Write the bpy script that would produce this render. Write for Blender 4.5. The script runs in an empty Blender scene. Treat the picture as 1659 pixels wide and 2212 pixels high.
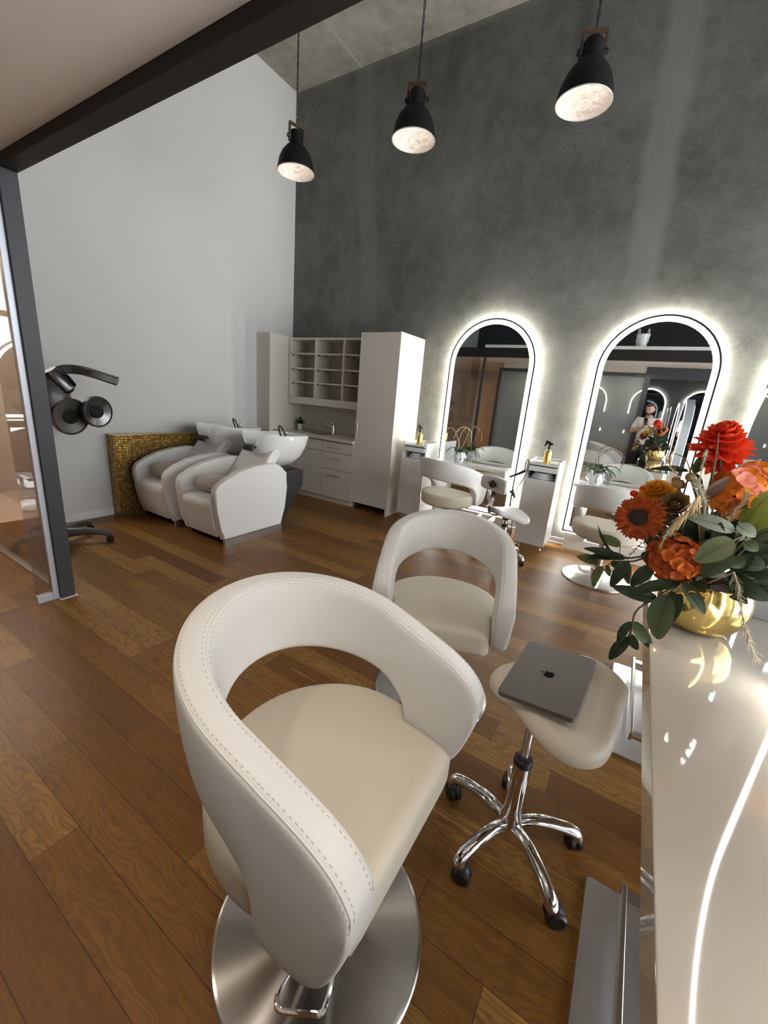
import bpy, bmesh, math, random
from mathutils import Vector, Matrix
random.seed(7)
sc = bpy.context.scene
col = sc.collection
R = math.radians

# ------------------------------------------------------------------ camera
CAM_H = 1.5
F_PX = 875.33
cam_d = bpy.data.cameras.new('camera')
cam_d.sensor_fit = 'VERTICAL'
cam_d.sensor_height = 24.0
cam_d.lens = F_PX / 2212 * 24.0
cam_d.clip_start = 0.02
cam_o = bpy.data.objects.new('camera', cam_d)
col.objects.link(cam_o)
YAW, PITCH, ROLL = .538213, .276911, .0864288
fw = Vector((-math.sin(YAW) * math.cos(PITCH), math.cos(YAW) * math.cos(PITCH), -math.sin(PITCH)))
r0 = Vector((math.cos(YAW), math.sin(YAW), 0))
u0 = r0.cross(fw)
rt = math.cos(ROLL) * r0 + math.sin(ROLL) * u0
up = -math.sin(ROLL) * r0 + math.cos(ROLL) * u0
cam_o.matrix_world = Matrix(((rt.x, up.x, -fw.x, 0), (rt.y, up.y, -fw.y, 0), (rt.z, up.z, -fw.z, CAM_H), (0, 0, 0, 1)))
sc.camera = cam_o

# ------------------------------------------------------------------ world, daylight, exposure
SKY_STRENGTH = 9.0
LED_BAND = 22.0
LED_BACK = 190.0
w = bpy.data.worlds.new('World')
sc.world = w
w.use_nodes = True
bg = w.node_tree.nodes['Background']
bg.inputs[0].default_value = (0.91, 0.96, 1.0, 1)
bg.inputs[1].default_value = SKY_STRENGTH
sc.view_settings.view_transform = 'Standard'
sc.view_settings.look = 'None'
sc.view_settings.gamma = 1
sc.view_settings.exposure = 0.0
sc.view_settings.use_curve_mapping = False
sc.cycles.use_denoising = True
sc.cycles.max_bounces = 10
sc.cycles.diffuse_bounces = 5
sc.cycles.glossy_bounces = 6
sc.cycles.transparent_max_bounces = 12
sc.cycles.sample_clamp_indirect = 6.0
sc.cycles.caustics_reflective = False
sc.cycles.caustics_refractive = False


def area(name, loc, rot, sx, sy, power, color=(1, 1, 1), portal=False, shape='RECTANGLE', spread=180):
    d = bpy.data.lights.new(name, 'AREA')
    d.shape = shape
    d.size = sx
    d.size_y = sy
    d.energy = power
    d.color = color
    d.spread = R(spread)
    if portal:
        d.cycles.is_portal = True
    o = bpy.data.objects.new(name, d)
    o.location = loc
    o.rotation_euler = rot
    col.objects.link(o)
    return o


# daylight comes in through the glazed shop front on the right (its openings are portals)
for i, (ya, yb) in enumerate(((-0.3, 1.2), (1.3, 2.9), (3.0, 4.8))):
    area('window_portal', (4.28, (ya + yb) / 2, 1.9), (0, R(90), 0), 3.4, yb - ya, 1, portal=True)
# recessed warm downlights of the low ceiling behind the viewpoint
for x, y in ((-2.3, 0.0), (-1.2, -0.1), (-0.2, 0.0), (1.2, 0.2), (2.6, 0.2)):
    area('downlight_beam', (x, y, 2.50), (0, 0, 0), .12, .12, 5.5, (1.0, .86, .72), shape='DISK', spread=150)
area('hallway_fill', (-5.6, 0.6, 2.45), (0, 0, 0), .5, .5, 40, (1.0, .84, .70))  # added unseen lamp: lights the hallway, warm wash on the low ceiling
area('back_room_beam', (-2.6, -2.0, 2.45), (0, 0, 0), .3, .3, 10, (1.0, .76, .55))

# ------------------------------------------------------------------ node and material helpers
class NT:
    def __init__(s, name):
        s.m = bpy.data.materials.new(name)
        s.m.use_nodes = True
        s.t = s.m.node_tree
        s.b = s.t.nodes['Principled BSDF']
        s.out = s.t.nodes['Material Output']
    def n(s, typ, ins=None, **kw):
        nd = s.t.nodes.new(typ)
        for k, v in kw.items():
            setattr(nd, k, v)
        if ins:
            for k, v in ins.items():
                s.set(nd.inputs[k], v)
        return nd
    def set(s, sock, v):
        if isinstance(v, bpy.types.NodeSocket):
            s.t.links.new(v, sock)
        elif isinstance(v, (tuple, list)) and len(v) == 3 and sock.type == 'RGBA':
            sock.default_value = (*v, 1)
        else:
            sock.default_value = v
    def math(s, op, a, b=0.0, c=None):
        nd = s.t.nodes.new('ShaderNodeMath')
        nd.operation = op
        s.set(nd.inputs[0], a)
        s.set(nd.inputs[1], b)
        if c is not None:
            s.set(nd.inputs[2], c)
        return nd.outputs[0]
    def mix(s, f, a, b, bt='MIX'):
        nd = s.t.nodes.new('ShaderNodeMix')
        nd.data_type = 'RGBA'
        nd.blend_type = bt
        s.set(nd.inputs[0], f)
        s.set(nd.inputs[6], a)
        s.set(nd.inputs[7], b)
        return nd.outputs[2]
    def ramp(s, f, stops):
        nd = s.t.nodes.new('ShaderNodeValToRGB')
        e = nd.color_ramp.elements
        while len(e) < len(stops):
            e.new(.5)
        for el, (p, c) in zip(e, stops):
            el.position = p
            el.color = (*c, 1) if len(c) == 3 else c
        s.set(nd.inputs[0], f)
        return nd.outputs[0]
    def coords(s):
        tc = s.n('ShaderNodeTexCoord')
        sp = s.n('ShaderNodeSeparateXYZ', {0: tc.outputs['Object']})
        return tc.outputs['Object'], sp.outputs[0], sp.outputs[1], sp.outputs[2]
    def comb(s, x, y, z):
        return s.n('ShaderNodeCombineXYZ', {0: x, 1: y, 2: z}).outputs[0]
    def noise(s, vec, scale, detail=4, rough=.55):
        return s.n('ShaderNodeTexNoise', {'Vector': vec, 'Scale': scale, 'Detail': detail, 'Roughness': rough}).outputs['Fac']
    def bump(s, h, strength, dist=.01):
        s.set(s.b.inputs['Normal'], s.n('ShaderNodeBump', {'Height': h, 'Strength': strength, 'Distance': dist}).outputs[0])


def pbr(name, c, rough=.5, metal=0.0, spec=.5, bump=None, coat=0, var=0, sheen=0, sss=0):
    m = NT(name)
    b = m.b
    m.set(b.inputs['Base Color'], c)
    b.inputs['Roughness'].default_value = rough
    b.inputs['Metallic'].default_value = metal
    b.inputs['Specular IOR Level'].default_value = spec
    if coat:
        b.inputs['Coat Weight'].default_value = coat
        b.inputs['Coat Roughness'].default_value = .04
    if sheen:
        b.inputs['Sheen Weight'].default_value = sheen
    if bump or var:
        o, x, y, z = m.coords()
    if bump:
        m.bump(m.noise(o, bump[0], 3), bump[1], bump[2] if len(bump) > 2 else .004)
    if var:
        f = m.noise(o, var if var > 1 else 6, 3)
        m.set(b.inputs['Base Color'], m.mix(f, tuple(v * .78 for v in c), tuple(min(1, v * 1.2) for v in c)))
    return m.m


def emit(name, c, s):
    m = NT(name)
    m.b.inputs['Base Color'].default_value = (*c, 1)
    m.b.inputs['Emission Color'].default_value = (*c, 1)
    m.b.inputs['Emission Strength'].default_value = s
    return m.m


def make_floor():
    m = NT('oak_planks')
    o, x, y, z = m.coords()
    W, L = .138, 1.55
    ry = m.math('DIVIDE', m.math('SUBTRACT', y, .113), W)
    row = m.math('FLOOR', ry)
    fy = m.math('FRACT', ry)
    h = m.n('ShaderNodeTexWhiteNoise', {'W': row}, noise_dimensions='1D').outputs['Value']
    rx = m.math('DIVIDE', m.math('ADD', x, m.math('MULTIPLY', h, 9.0)), L)
    cx = m.math('FLOOR', rx)
    fx = m.math('FRACT', rx)
    pid = m.comb(cx, row, 0)
    wn = m.n('ShaderNodeTexWhiteNoise', {'Vector': pid}, noise_dimensions='3D')
    v = wn.outputs['Value']
    # grain, shifted per plank
    sh = m.math('MULTIPLY', v, 37.0)
    gv = m.comb(m.math('MULTIPLY', m.math('ADD', x, sh), .9), m.math('MULTIPLY', m.math('ADD', y, sh), 16.0), sh)
    warp = m.noise(m.comb(m.math('MULTIPLY', x, 2.2), m.math('MULTIPLY', y, 7.0), sh), 1.0, 3)
    gv2 = m.comb(m.math('MULTIPLY', x, 1.2), m.math('ADD', m.math('MULTIPLY', y, 24.0), m.math('MULTIPLY', warp, 9.0)), sh)
    g1 = m.noise(gv, 2.4, 6, .62)
    g2 = m.n('ShaderNodeTexWave', {'Vector': gv2, 'Scale': .55, 'Distortion': 3.2, 'Detail': 3, 'Detail Scale': 1.4}, wave_type='BANDS', bands_direction='Y').outputs['Fac']
    fine = m.noise(m.comb(m.math('MULTIPLY', x, 9.0), m.math('MULTIPLY', y, 260.0), sh), 1.0, 2)
    base = m.ramp(v, [(0, (.150, .062, .011)), (.3, (.255, .116, .021)), (.7, (.370, .182, .036)), (1, (.56, .310, .080))])
    c = m.mix(m.math('MULTIPLY', m.math('SUBTRACT', g1, .32), 1.25), m.mix(.72, base, (.06, .022, .005)), base)
    c = m.mix(m.math('MULTIPLY', m.math('POWER', g2, 3.0), .55), c, (.085, .036, .012))
    c = m.mix(m.math('MULTIPLY', fine, .20), c, (.36, .17, .040))
    # knots
    vo = m.n('ShaderNodeTexVoronoi', {'Vector': m.comb(m.math('MULTIPLY', x, 1.1), m.math('MULTIPLY', y, 2.6), 0), 'Scale': 1.35, 'Randomness': 1}, feature='F1')
    kn = m.math('SUBTRACT', 1.0, m.math('MULTIPLY', m.math('ADD', vo.outputs['Distance'], m.math('MULTIPLY', m.noise(o, 22, 3), .05)), 7.5))
    kn = m.math('MAXIMUM', kn, 0.0)
    c = m.mix(m.math('MULTIPLY', kn, .9), c, (.035, .016, .007))
    # sap streaks
    st = m.noise(m.comb(m.math('MULTIPLY', x, .5), m.math('MULTIPLY', y, 11.0), m.math('MULTIPLY', row, 3.7)), 1.6, 3)
    c = m.mix(m.math('MULTIPLY', m.math('GREATER_THAN', st, .70), .5), c, (.46, .28, .11))
    # joints
    ex = m.math('MULTIPLY', m.math('MINIMUM', fx, m.math('SUBTRACT', 1.0, fx)), L)
    ey = m.math('MULTIPLY', m.math('MINIMUM', fy, m.math('SUBTRACT', 1.0, fy)), W)
    e = m.math('MINIMUM', ex, ey)
    gap = m.math('LESS_THAN', e, .0011)
    c = m.mix(m.math('MULTIPLY', gap, .8), c, (.016, .008, .004))
    m.set(m.b.inputs['Base Color'], c)
    m.set(m.b.inputs['Roughness'], m.math('ADD', .33, m.math('MULTIPLY', g1, .16)))
    m.b.inputs['Specular IOR Level'].default_value = .28
    hh = m.math('SUBTRACT', m.math('MULTIPLY', g1, .25), m.math('MULTIPLY', m.math('LESS_THAN', e, .0025), 1.0))
    m.bump(hh, .22, .002)
    return m.m


def make_concrete(name, base, patches):
    m = NT(name)
    o, x, y, z = m.coords()
    n1 = m.noise(o, 1.1, 5, .6)
    n2 = m.noise(o, 9, 6, .65)
    n3 = m.noise(o, 70, 4, .6)
    f = m.math('ADD', m.math('MULTIPLY', n1, .55), m.math('ADD', m.math('MULTIPLY', n2, .3), m.math('MULTIPLY', n3, .15)))
    c = m.ramp(f, [(.32, tuple(v * .50 for v in base)), (.50, base), (.68, tuple(v * 1.5 for v in base))])
    for (xc, slope, hw, zlo, zhi, col_) in patches:
        ctr = m.math('ADD', xc, m.math('MULTIPLY', m.math('SUBTRACT', 5.0, z), slope))
        wob = m.math('MULTIPLY', m.math('SUBTRACT', m.noise(m.comb(0, 0, z), 2.2, 4), .5), .16)
        d = m.math('ABSOLUTE', m.math('ADD', m.math('SUBTRACT', x, ctr), wob))
        k = m.math('SMOOTH_MIN', 1.0, m.math('MAXIMUM', 0.0, m.math('DIVIDE', m.math('SUBTRACT', hw, d), .075)), .1)
        k = m.math('MULTIPLY', k, m.math('MINIMUM', 1.0, m.math('MAXIMUM', 0.0, m.math('MULTIPLY', m.math('SUBTRACT', z, zlo), 1.6))))
        k = m.math('MULTIPLY', k, m.math('ADD', .45, m.math('MULTIPLY', m.noise(m.comb(m.math('MULTIPLY', x, 3.0), 0, m.math('MULTIPLY', z, .8)), 2.0, 4), .6)))
        c = m.mix(k, c, col_)
    vo = m.n('ShaderNodeTexVoronoi', {'Vector': o, 'Scale': 5.2}, feature='F1')
    pit = m.math('LESS_THAN', m.math('ADD', vo.outputs['Distance'], m.math('MULTIPLY', n3, .06)), .075)
    c = m.mix(m.math('MULTIPLY', pit, .55), c, tuple(v * .3 for v in base))
    rim = m.math('MULTIPLY', m.math('MAXIMUM', 0.0, m.math('MULTIPLY', m.math('SUBTRACT', z, 5.235), 14.0)), m.math('ADD', .1, n2))
    c = m.mix(m.math('MINIMUM', m.math('MULTIPLY', rim, .9), .8), c, (.27, .26, .23)) if patches else c
    m.set(m.b.inputs['Base Color'], c)
    m.b.inputs['Roughness'].default_value = .78
    m.b.inputs['Specular IOR Level'].default_value = .25
    m.bump(m.math('SUBTRACT', m.math('ADD', m.math('MULTIPLY', n2, .6), m.math('MULTIPLY', n3, .35)), pit), .35, .006)
    return m.m


def make_mosaic():
    m = NT('gold_mosaic')
    o, x, y, z = m.coords()
    T = .024
    u = m.math('DIVIDE', m.math('ADD', x, y), T)
    v = m.math('DIVIDE', z, T)
    fu, fv = m.math('FRACT', u), m.math('FRACT', v)
    idv = m.comb(m.math('FLOOR', u), m.math('FLOOR', v), 0)
    wn = m.n('ShaderNodeTexWhiteNoise', {'Vector': idv}, noise_dimensions='3D').outputs['Value']
    e = m.math('MINIMUM', m.math('MINIMUM', fu, m.math('SUBTRACT', 1.0, fu)), m.math('MINIMUM', fv, m.math('SUBTRACT', 1.0, fv)))
    g = m.math('LESS_THAN', e, .075)
    c = m.ramp(wn, [(0, (.30, .17, .035)), (.5, (.48, .29, .06)), (1, (.75, .50, .14))])
    m.set(m.b.inputs['Base Color'], m.mix(g, c, (.03, .02, .008)))
    m.set(m.b.inputs['Metallic'], m.math('SUBTRACT', .92, m.math('MULTIPLY', g, .92)))
    m.set(m.b.inputs['Roughness'], m.math('ADD', .24, m.math('MULTIPLY', g, .5)))
    m.bump(m.math('ADD', m.math('MULTIPLY', wn, .5), m.math('MINIMUM', m.math('MULTIPLY', e, 6.0), 1.0)), .5, .004)
    return m.m


def make_brushed(name, c, rough, radial=True):
    m = NT(name)
    m.b.inputs['Base Color'].default_value = (*c, 1)
    m.b.inputs['Metallic'].default_value = 1
    o, x, y, z = m.coords()
    if radial:
        m.b.inputs['Anisotropic'].default_value = .9
        m.b.inputs['Anisotropic Rotation'].default_value = .25
        t = m.n('ShaderNodeTangent', direction_type='RADIAL', axis='Z')
        m.set(m.b.inputs['Tangent'], t.outputs[0])
        rr = m.math('SQRT', m.math('ADD', m.math('MULTIPLY', x, x), m.math('MULTIPLY', y, y)))
        n = m.noise(m.comb(m.math('MULTIPLY', rr, 160.0), 0, 0), 1.0, 2)
    else:
        n = m.noise(m.comb(m.math('MULTIPLY', x, 6.0), m.math('MULTIPLY', y, 3.0), 0), 1.0, 4)
    m.set(m.b.inputs['Roughness'], m.math('ADD', rough - .06, m.math('MULTIPLY', n, .045)))
    return m.m


def make_glass(name, tint, refl):
    m = NT(name)
    tr = m.n('ShaderNodeBsdfTransparent', {0: tint})
    gl = m.n('ShaderNodeBsdfGlossy', {0: (.9, .92, .95), 1: .01})
    lw = m.n('ShaderNodeLayerWeight', {0: .35})
    fac = m.math('ADD', refl, m.math('MULTIPLY', lw.outputs['Fresnel'], .35))
    mx = m.n('ShaderNodeMixShader', {0: fac, 1: tr.outputs[0], 2: gl.outputs[0]})
    m.t.links.new(mx.outputs[0], m.out.inputs[0])
    return m.m


def make_leaf(name, c1, c2):
    m = NT(name)
    o, x, y, z = m.coords()
    n = m.noise(o, 38, 4)
    m.set(m.b.inputs['Base Color'], m.mix(n, c1, c2))
    m.b.inputs['Roughness'].default_value = .5
    m.b.inputs['Specular IOR Level'].default_value = .3
    m.bump(m.noise(o, 190, 3), .25, .002)
    tl = m.n('ShaderNodeBsdfTranslucent', {0: c2})
    mx = m.n('ShaderNodeMixShader', {0: .12, 1: m.b.outputs[0], 2: tl.outputs[0]})
    m.t.links.new(mx.outputs[0], m.out.inputs[0])
    return m.m


def make_petal(name, c1, c2, sc_=30):
    m = NT(name)
    o, x, y, z = m.coords()
    n = m.noise(o, sc_, 4)
    m.set(m.b.inputs['Base Color'], m.ramp(n, [(.35, c1), (.65, c2)]))
    m.b.inputs['Roughness'].default_value = .6
    m.b.inputs['Specular IOR Level'].default_value = .2
    tl = m.n('ShaderNodeBsdfTranslucent', {0: c2})
    mx = m.n('ShaderNodeMixShader', {0: .22, 1: m.b.outputs[0], 2: tl.outputs[0]})
    m.t.links.new(mx.outputs[0], m.out.inputs[0])
    return m.m


M = {}
M['floor'] = make_floor()
M['concrete'] = make_concrete('concrete_wall', (.155, .156, .146), [(-3.74, .118, .17, 2.3, 5.2, (.205, .205, .195)), (-.43, .045, .17, 2.4, 5.4, (.25, .25, .24)), (-1.25, .02, .10, 4.2, 5.4, (.09, .095, .09)), (-2.55, .01, .13, 4.3, 5.4, (.10, .105, .10))])
M['ceil_concrete'] = make_concrete('concrete_ceiling', (.26, .25, .225), [])
M['white_wall'] = pbr('white_plaster', (.60, .60, .59), .85, spec=.2, bump=(140, .08, .002))
M['mezz'] = pbr('mezzanine_soffit', (.82, .75, .68), .85, spec=.2, bump=(140, .08, .002))
M['beige'] = pbr('beige_plaster', (.50, .44, .38), .85, spec=.2, bump=(140, .08, .002))
M['tan_wood'] = pbr('tan_wood', (.42, .26, .15), .5, var=3)
M['pink_tile'] = pbr('pale_stone_floor', (.55, .42, .34), .3, var=4)
M['anthracite'] = pbr('anthracite_paint', (.042, .045, .052), .45, spec=.4, bump=(300, .05, .001))
M['black_beam'] = pbr('black_brown_paint', (.020, .018, .016), .6, spec=.25)
M['grey_frame'] = pbr('light_grey_aluminium', (.55, .58, .64), .38, metal=.3)
M['white_trim'] = pbr('white_trim', (.74, .74, .73), .4)
M['joint'] = pbr('pale_joint', (.33, .32, .29), .8)
M['white_gloss'] = pbr('white_gloss_lacquer', (.76, .755, .74), .16, coat=.6)
M['counter'] = pbr('cream_gloss_lacquer', (.46, .415, .36), .05, spec=.6, coat=1.0)
M['cabinet'] = pbr('cream_cabinet', (.70, .66, .59), .30)
M['cabinet_in'] = pbr('cream_cabinet_inside', (.66, .61, .53), .45)
M['worktop'] = pbr('worktop', (.66, .62, .55), .35)
M['gap'] = pbr('dark_gap', (.02, .018, .015), .8)
M['mosaic'] = make_mosaic()
M['leather'] = pbr('white_leather', (.71, .71, .70), .42, spec=.4, bump=(420, .16, .0015))
M['seat'] = pbr('cream_leather', (.61, .555, .455), .46, spec=.4, bump=(420, .14, .0015))
M['stitch'] = pbr('stitching', (.50, .47, .41), .7)
M['leather_cool'] = pbr('white_vinyl', (.72, .72, .71), .40, spec=.4, bump=(300, .08, .0015))
M['fleece'] = pbr('beige_fleece', (.68, .61, .52), .95, bump=(260, .9, .012), sheen=.4, var=60)
M['brushed'] = make_brushed('brushed_steel', (.60, .58, .55), .26)
M['plate'] = make_brushed('brushed_steel_plate', (.74, .75, .78), .36, False)
M['chrome'] = pbr('chrome', (.78, .78, .79), .07, metal=1)
M['steel'] = pbr('satin_steel', (.55, .54, .52), .28, metal=1)
M['dark_mirror'] = pbr('dark_reflector', (.10, .10, .105), .22, metal=1)
M['black'] = pbr('black_plastic', (.012, .012, .013), .42)
M['black_matt'] = pbr('black_matt', (.010, .010, .010), .75, spec=.2)
M['dark_grey'] = pbr('dark_grey_plastic', (.060, .056, .052), .34)
M['ceramic'] = pbr('white_ceramic', (.78, .79, .80), .08, spec=.6, coat=.5)
M['mirror'] = pbr('mirror_silver', (.78, .80, .80), .012, metal=1)
M['mirror_frame'] = pbr('bronze_black_frame', (.020, .018, .014), .5, spec=.3)
M['led'] = emit('led_band', (1.0, .985, .93), LED_BAND)
M['halo'] = emit('led_halo', (1.0, .955, .82), LED_BACK)
M['shade'] = pbr('black_shade', (.008, .008, .008), .55, spec=.25)
M['shade_in'] = pbr('silver_shade_lining', (.70, .66, .63), .5, metal=.25, bump=(26, .8, .012), var=14)
M['bulb'] = emit('warm_bulb', (1.0, .88, .76), 14.0)
M['rust'] = pbr('aged_wood_bracket', (.085, .048, .022), .7, var=20)
M['gold'] = pbr('polished_gold', (.80, .60, .22), .13, metal=1)
M['gold_bottle'] = pbr('gold_bottle', (.78, .55, .16), .24, metal=.85)
M['laptop'] = pbr('space_grey_aluminium', (.205, .185, .178), .40, metal=.75)
M['logo'] = pbr('black_gloss_logo', (.006, .006, .007), .12)
M['towel'] = pbr('white_towel', (.74, .74, .76), .95, bump=(240, .5, .006))
M['glass'] = make_glass('partition_glass', (.80, .76, .71), .06)
M['rear_glass'] = make_glass('rear_glass', (.50, .52, .53), .16)
M['milk_glass'] = pbr('grey_milk_glass', (.23, .24, .235), .012, spec=.8)
M['frost'] = pbr('frosted_film', (.20, .215, .22), .5)
M['skin'] = pbr('skin', (.50, .29, .20), .5)
M['hair'] = pbr('dark_hair', (.020, .013, .010), .7)
M['shirt'] = pbr('white_cotton', (.74, .75, .77), .85)
M['trousers'] = pbr('black_cotton', (.013, .013, .016), .85)
M['leaf_d'] = make_leaf('leaf_dark', (.012, .024, .010), (.028, .046, .022))
M['leaf_o'] = make_leaf('leaf_olive', (.060, .078, .020), (.105, .125, .040))
M['leaf_g'] = make_leaf('leaf_grey_green', (.060, .080, .050), (.13, .155, .105))
M['leaf_v'] = make_leaf('leaf_mid_green', (.036, .055, .024), (.075, .098, .050))
M['leaf_l'] = make_leaf('leaf_light_green', (.085, .105, .045), (.15, .17, .085))
M['leaf_b'] = make_leaf('leaf_sage', (.12, .145, .105), (.22, .245, .19))
M['leaf_y'] = make_leaf('leaf_yellow_green', (.11, .15, .018), (.20, .235, .045))
M['leaf_p'] = make_leaf('leaf_plum', (.12, .065, .055), (.20, .13, .10))
M['leaf_orchid'] = make_leaf('leaf_orchid', (.015, .045, .014), (.045, .09, .035))
M['stem'] = pbr('brown_stem', (.075, .062, .035), .7)
M['red'] = make_petal('petal_red', (.62, .030, .016), (.80, .085, .025))
M['rustp'] = make_petal('petal_rust', (.22, .026, .008), (.46, .095, .014), 60)
M['orange'] = make_petal('petal_orange', (.46, .085, .012), (.66, .19, .024))
M['amber'] = make_petal('petal_amber', (.66, .17, .03), (.86, .40, .045), 18)
M['pinkp'] = make_petal('petal_pink', (.80, .25, .18), (.85, .38, .28))
M['olivep'] = make_petal('petal_olive', (.22, .13, .04), (.36, .24, .09))
M['tanp'] = make_petal('petal_tan', (.42, .26, .14), (.58, .42, .26))
M['yellowp'] = make_petal('petal_marigold', (.62, .26, .012), (.78, .40, .03))
M['flower_eye'] = pbr('dark_flower_eye', (.018, .010, .006), .9, bump=(200, .8, .006))
M['straw'] = pbr('dry_straw', (.58, .42, .23), .8)
M['plume'] = pbr('grey_green_plume', (.38, .38, .27), .9)
M['brown_twig'] = pbr('brown_twig', (.10, .06, .035), .8)
M['dry'] = pbr('dry_grass', (.30, .26, .18), .85)

# ------------------------------------------------------------------ mesh helpers
def new():
    return bmesh.new()


def box(bm, x0, x1, y0, y1, z0, z1, bev=0.0, seg=2, mat=None):
    vs = [bm.verts.new((x, y, z)) for x in (x0, x1) for y in (y0, y1) for z in (z0, z1)]
    fs = []
    for q in ((0, 1, 3, 2), (4, 6, 7, 5), (0, 4, 5, 1), (2, 3, 7, 6), (0, 2, 6, 4), (1, 5, 7, 3)):
        fs.append(bm.faces.new([vs[i] for i in q]))
    if bev > 0:
        es = set(e for f in fs for e in f.edges)
        bmesh.ops.bevel(bm, geom=list(es), offset=bev, segments=seg, affect='EDGES', profile=.5)
    elif mat is not None:
        bmesh.ops.transform(bm, matrix=mat, verts=vs)
    return vs


def frame_axes(d):
    d = d.normalized()
    a = Vector((0, 0, 1)) if abs(d.z) < .9 else Vector((1, 0, 0))
    x = d.cross(a).normalized()
    return x, x.cross(d).normalized()


def tube(bm, pts, r, seg=10, cap=True, flat=None):
    pts = [Vector(p) for p in pts]
    n = len(pts)
    rs = r if isinstance(r, (list, tuple)) else [r] * n
    rings = []
    px = None
    for i, p in enumerate(pts):
        d = (pts[min(i + 1, n - 1)] - pts[max(i - 1, 0)])
        if d.length < 1e-9:
            d = Vector((0, 0, 1))
        d.normalize()
        if px is None:
            x, y = frame_axes(d)
        else:
            x = (px - d * px.dot(d))
            if x.length < 1e-6:
                x, y = frame_axes(d)
            x.normalize()
            y = x.cross(d).normalized()
        px = x
        k = flat if flat else 1.0
        rings.append([bm.verts.new(p + rs[i] * (math.cos(t) * x + k * math.sin(t) * y)) for t in [2 * math.pi * j / seg for j in range(seg)]])
    for a, b in zip(rings, rings[1:]):
        for j in range(seg):
            bm.faces.new((a[j], a[(j + 1) % seg], b[(j + 1) % seg], b[j]))
    if cap:
        for ring in (rings[0], rings[-1]):
            try:
                bm.faces.new(ring)
            except ValueError:
                pass
    return rings


def spline(pts, n=6):
    P = [Vector(p) for p in pts]
    if len(P) < 3:
        return [P[0].lerp(P[-1], i / n) for i in range(n + 1)]
    out = []
    for i in range(len(P) - 1):
        p0, p1, p2, p3 = P[max(i - 1, 0)], P[i], P[i + 1], P[min(i + 2, len(P) - 1)]
        for k in range(n):
            t = k / n
            out.append(.5 * ((2 * p1) + (p2 - p0) * t + (2 * p0 - 5 * p1 + 4 * p2 - p3) * t * t + (3 * p1 - p0 - 3 * p2 + p3) * t ** 3))
    out.append(P[-1])
    return out


def lathe(bm, prof, seg=32, c=(0, 0, 0), mtx=None):
    c = Vector(c)
    rings = []
    allv = []
    for r, z in prof:
        if r < 1e-6:
            v = bm.verts.new(c + Vector((0, 0, z)))
            rings.append([v])
        else:
            rings.append([bm.verts.new(c + Vector((r * math.cos(2 * math.pi * j / seg), r * math.sin(2 * math.pi * j / seg), z))) for j in range(seg)])
        allv += rings[-1]
    for a, b in zip(rings, rings[1:]):
        for j in range(seg):
            k = (j + 1) % seg
            if len(a) == 1 and len(b) == 1:
                continue
            if len(a) == 1:
                bm.faces.new((a[0], b[k], b[j]))
            elif len(b) == 1:
                bm.faces.new((a[j], a[k], b[0]))
            else:
                bm.faces.new((a[j], a[k], b[k], b[j]))
    if mtx is not None:
        bmesh.ops.transform(bm, matrix=mtx, verts=allv)
    return allv


def ball(bm, c, rx, ry=None, rz=None, seg=16, rings=10, mtx=None):
    ry = ry or rx
    rz = rz or rx
    vs = lathe(bm, [(math.sin(math.pi * i / rings), -math.cos(math.pi * i / rings)) for i in range(rings + 1)], seg)
    m = Matrix.Translation(Vector(c)) @ (mtx if mtx is not None else Matrix()) @ Matrix.Diagonal((rx, ry, rz, 1))
    bmesh.ops.transform(bm, matrix=m, verts=vs)
    return vs


def prism(bm, poly, axis, a, b, bev=0.0, seg=3):
    """extrude a closed 2-D outline along an axis: 'x' -> outline is (y, z), 'y' -> (x, z), 'z' -> (x, y)"""
    def P(u, v, t):
        return {'x': (t, u, v), 'y': (u, t, v), 'z': (u, v, t)}[axis]
    A = [bm.verts.new(P(u, v, a)) for u, v in poly]
    B = [bm.verts.new(P(u, v, b)) for u, v in poly]
    fa = bm.faces.new(A)
    fb = bm.faces.new(B[::-1])
    n = len(poly)
    for i in range(n):
        bm.faces.new((A[i], B[i], B[(i + 1) % n], A[(i + 1) % n]))
    if bev:
        es = list(set(list(fa.edges) + list(fb.edges)))
        bmesh.ops.bevel(bm, geom=es, offset=bev, segments=seg, affect='EDGES', profile=.5)


def cushion(bm, outline, topf, thick, er=.03, botf=None):
    cx = sum(p[0] for p in outline) / len(outline)
    cy = sum(p[1] for p in outline) / len(outline)
    prof = []
    for s in (.25, .5, .72, .86):
        prof.append((s, 0.0, 1))
    size = sum(math.hypot(p[0] - cx, p[1] - cy) for p in outline) / len(outline)
    for k in range(0, 6):
        a = math.pi / 2 * k / 5
        prof.append((1 - er / size * (1 - math.sin(a)), er * (1 - math.cos(a)), 1))
    for k in range(5, -1, -1):
        a = math.pi / 2 * k / 5
        prof.append((1 - er / size * (1 - math.sin(a)), thick - er * (1 - math.cos(a)), 1))
    for s in (.72, .4):
        prof.append((s, thick, 1))
    rings = []
    for s, dz, _ in prof:
        ring = []
        for (x, y) in outline:
            X, Y = cx + (x - cx) * s, cy + (y - cy) * s
            ring.append(bm.verts.new((X, Y, topf(X, Y) - dz)))
        rings.append(ring)
    n = len(outline)
    top = bm.verts.new((cx, cy, topf(cx, cy)))
    bot = bm.verts.new((cx, cy, topf(cx, cy) - thick))
    for j in range(n):
        bm.faces.new((top, rings[0][j], rings[0][(j + 1) % n]))
        bm.faces.new((bot, rings[-1][(j + 1) % n], rings[-1][j]))
    for a, b in zip(rings, rings[1:]):
        for j in range(n):
            bm.faces.new((a[j], b[j], b[(j + 1) % n], a[(j + 1) % n]))


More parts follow.
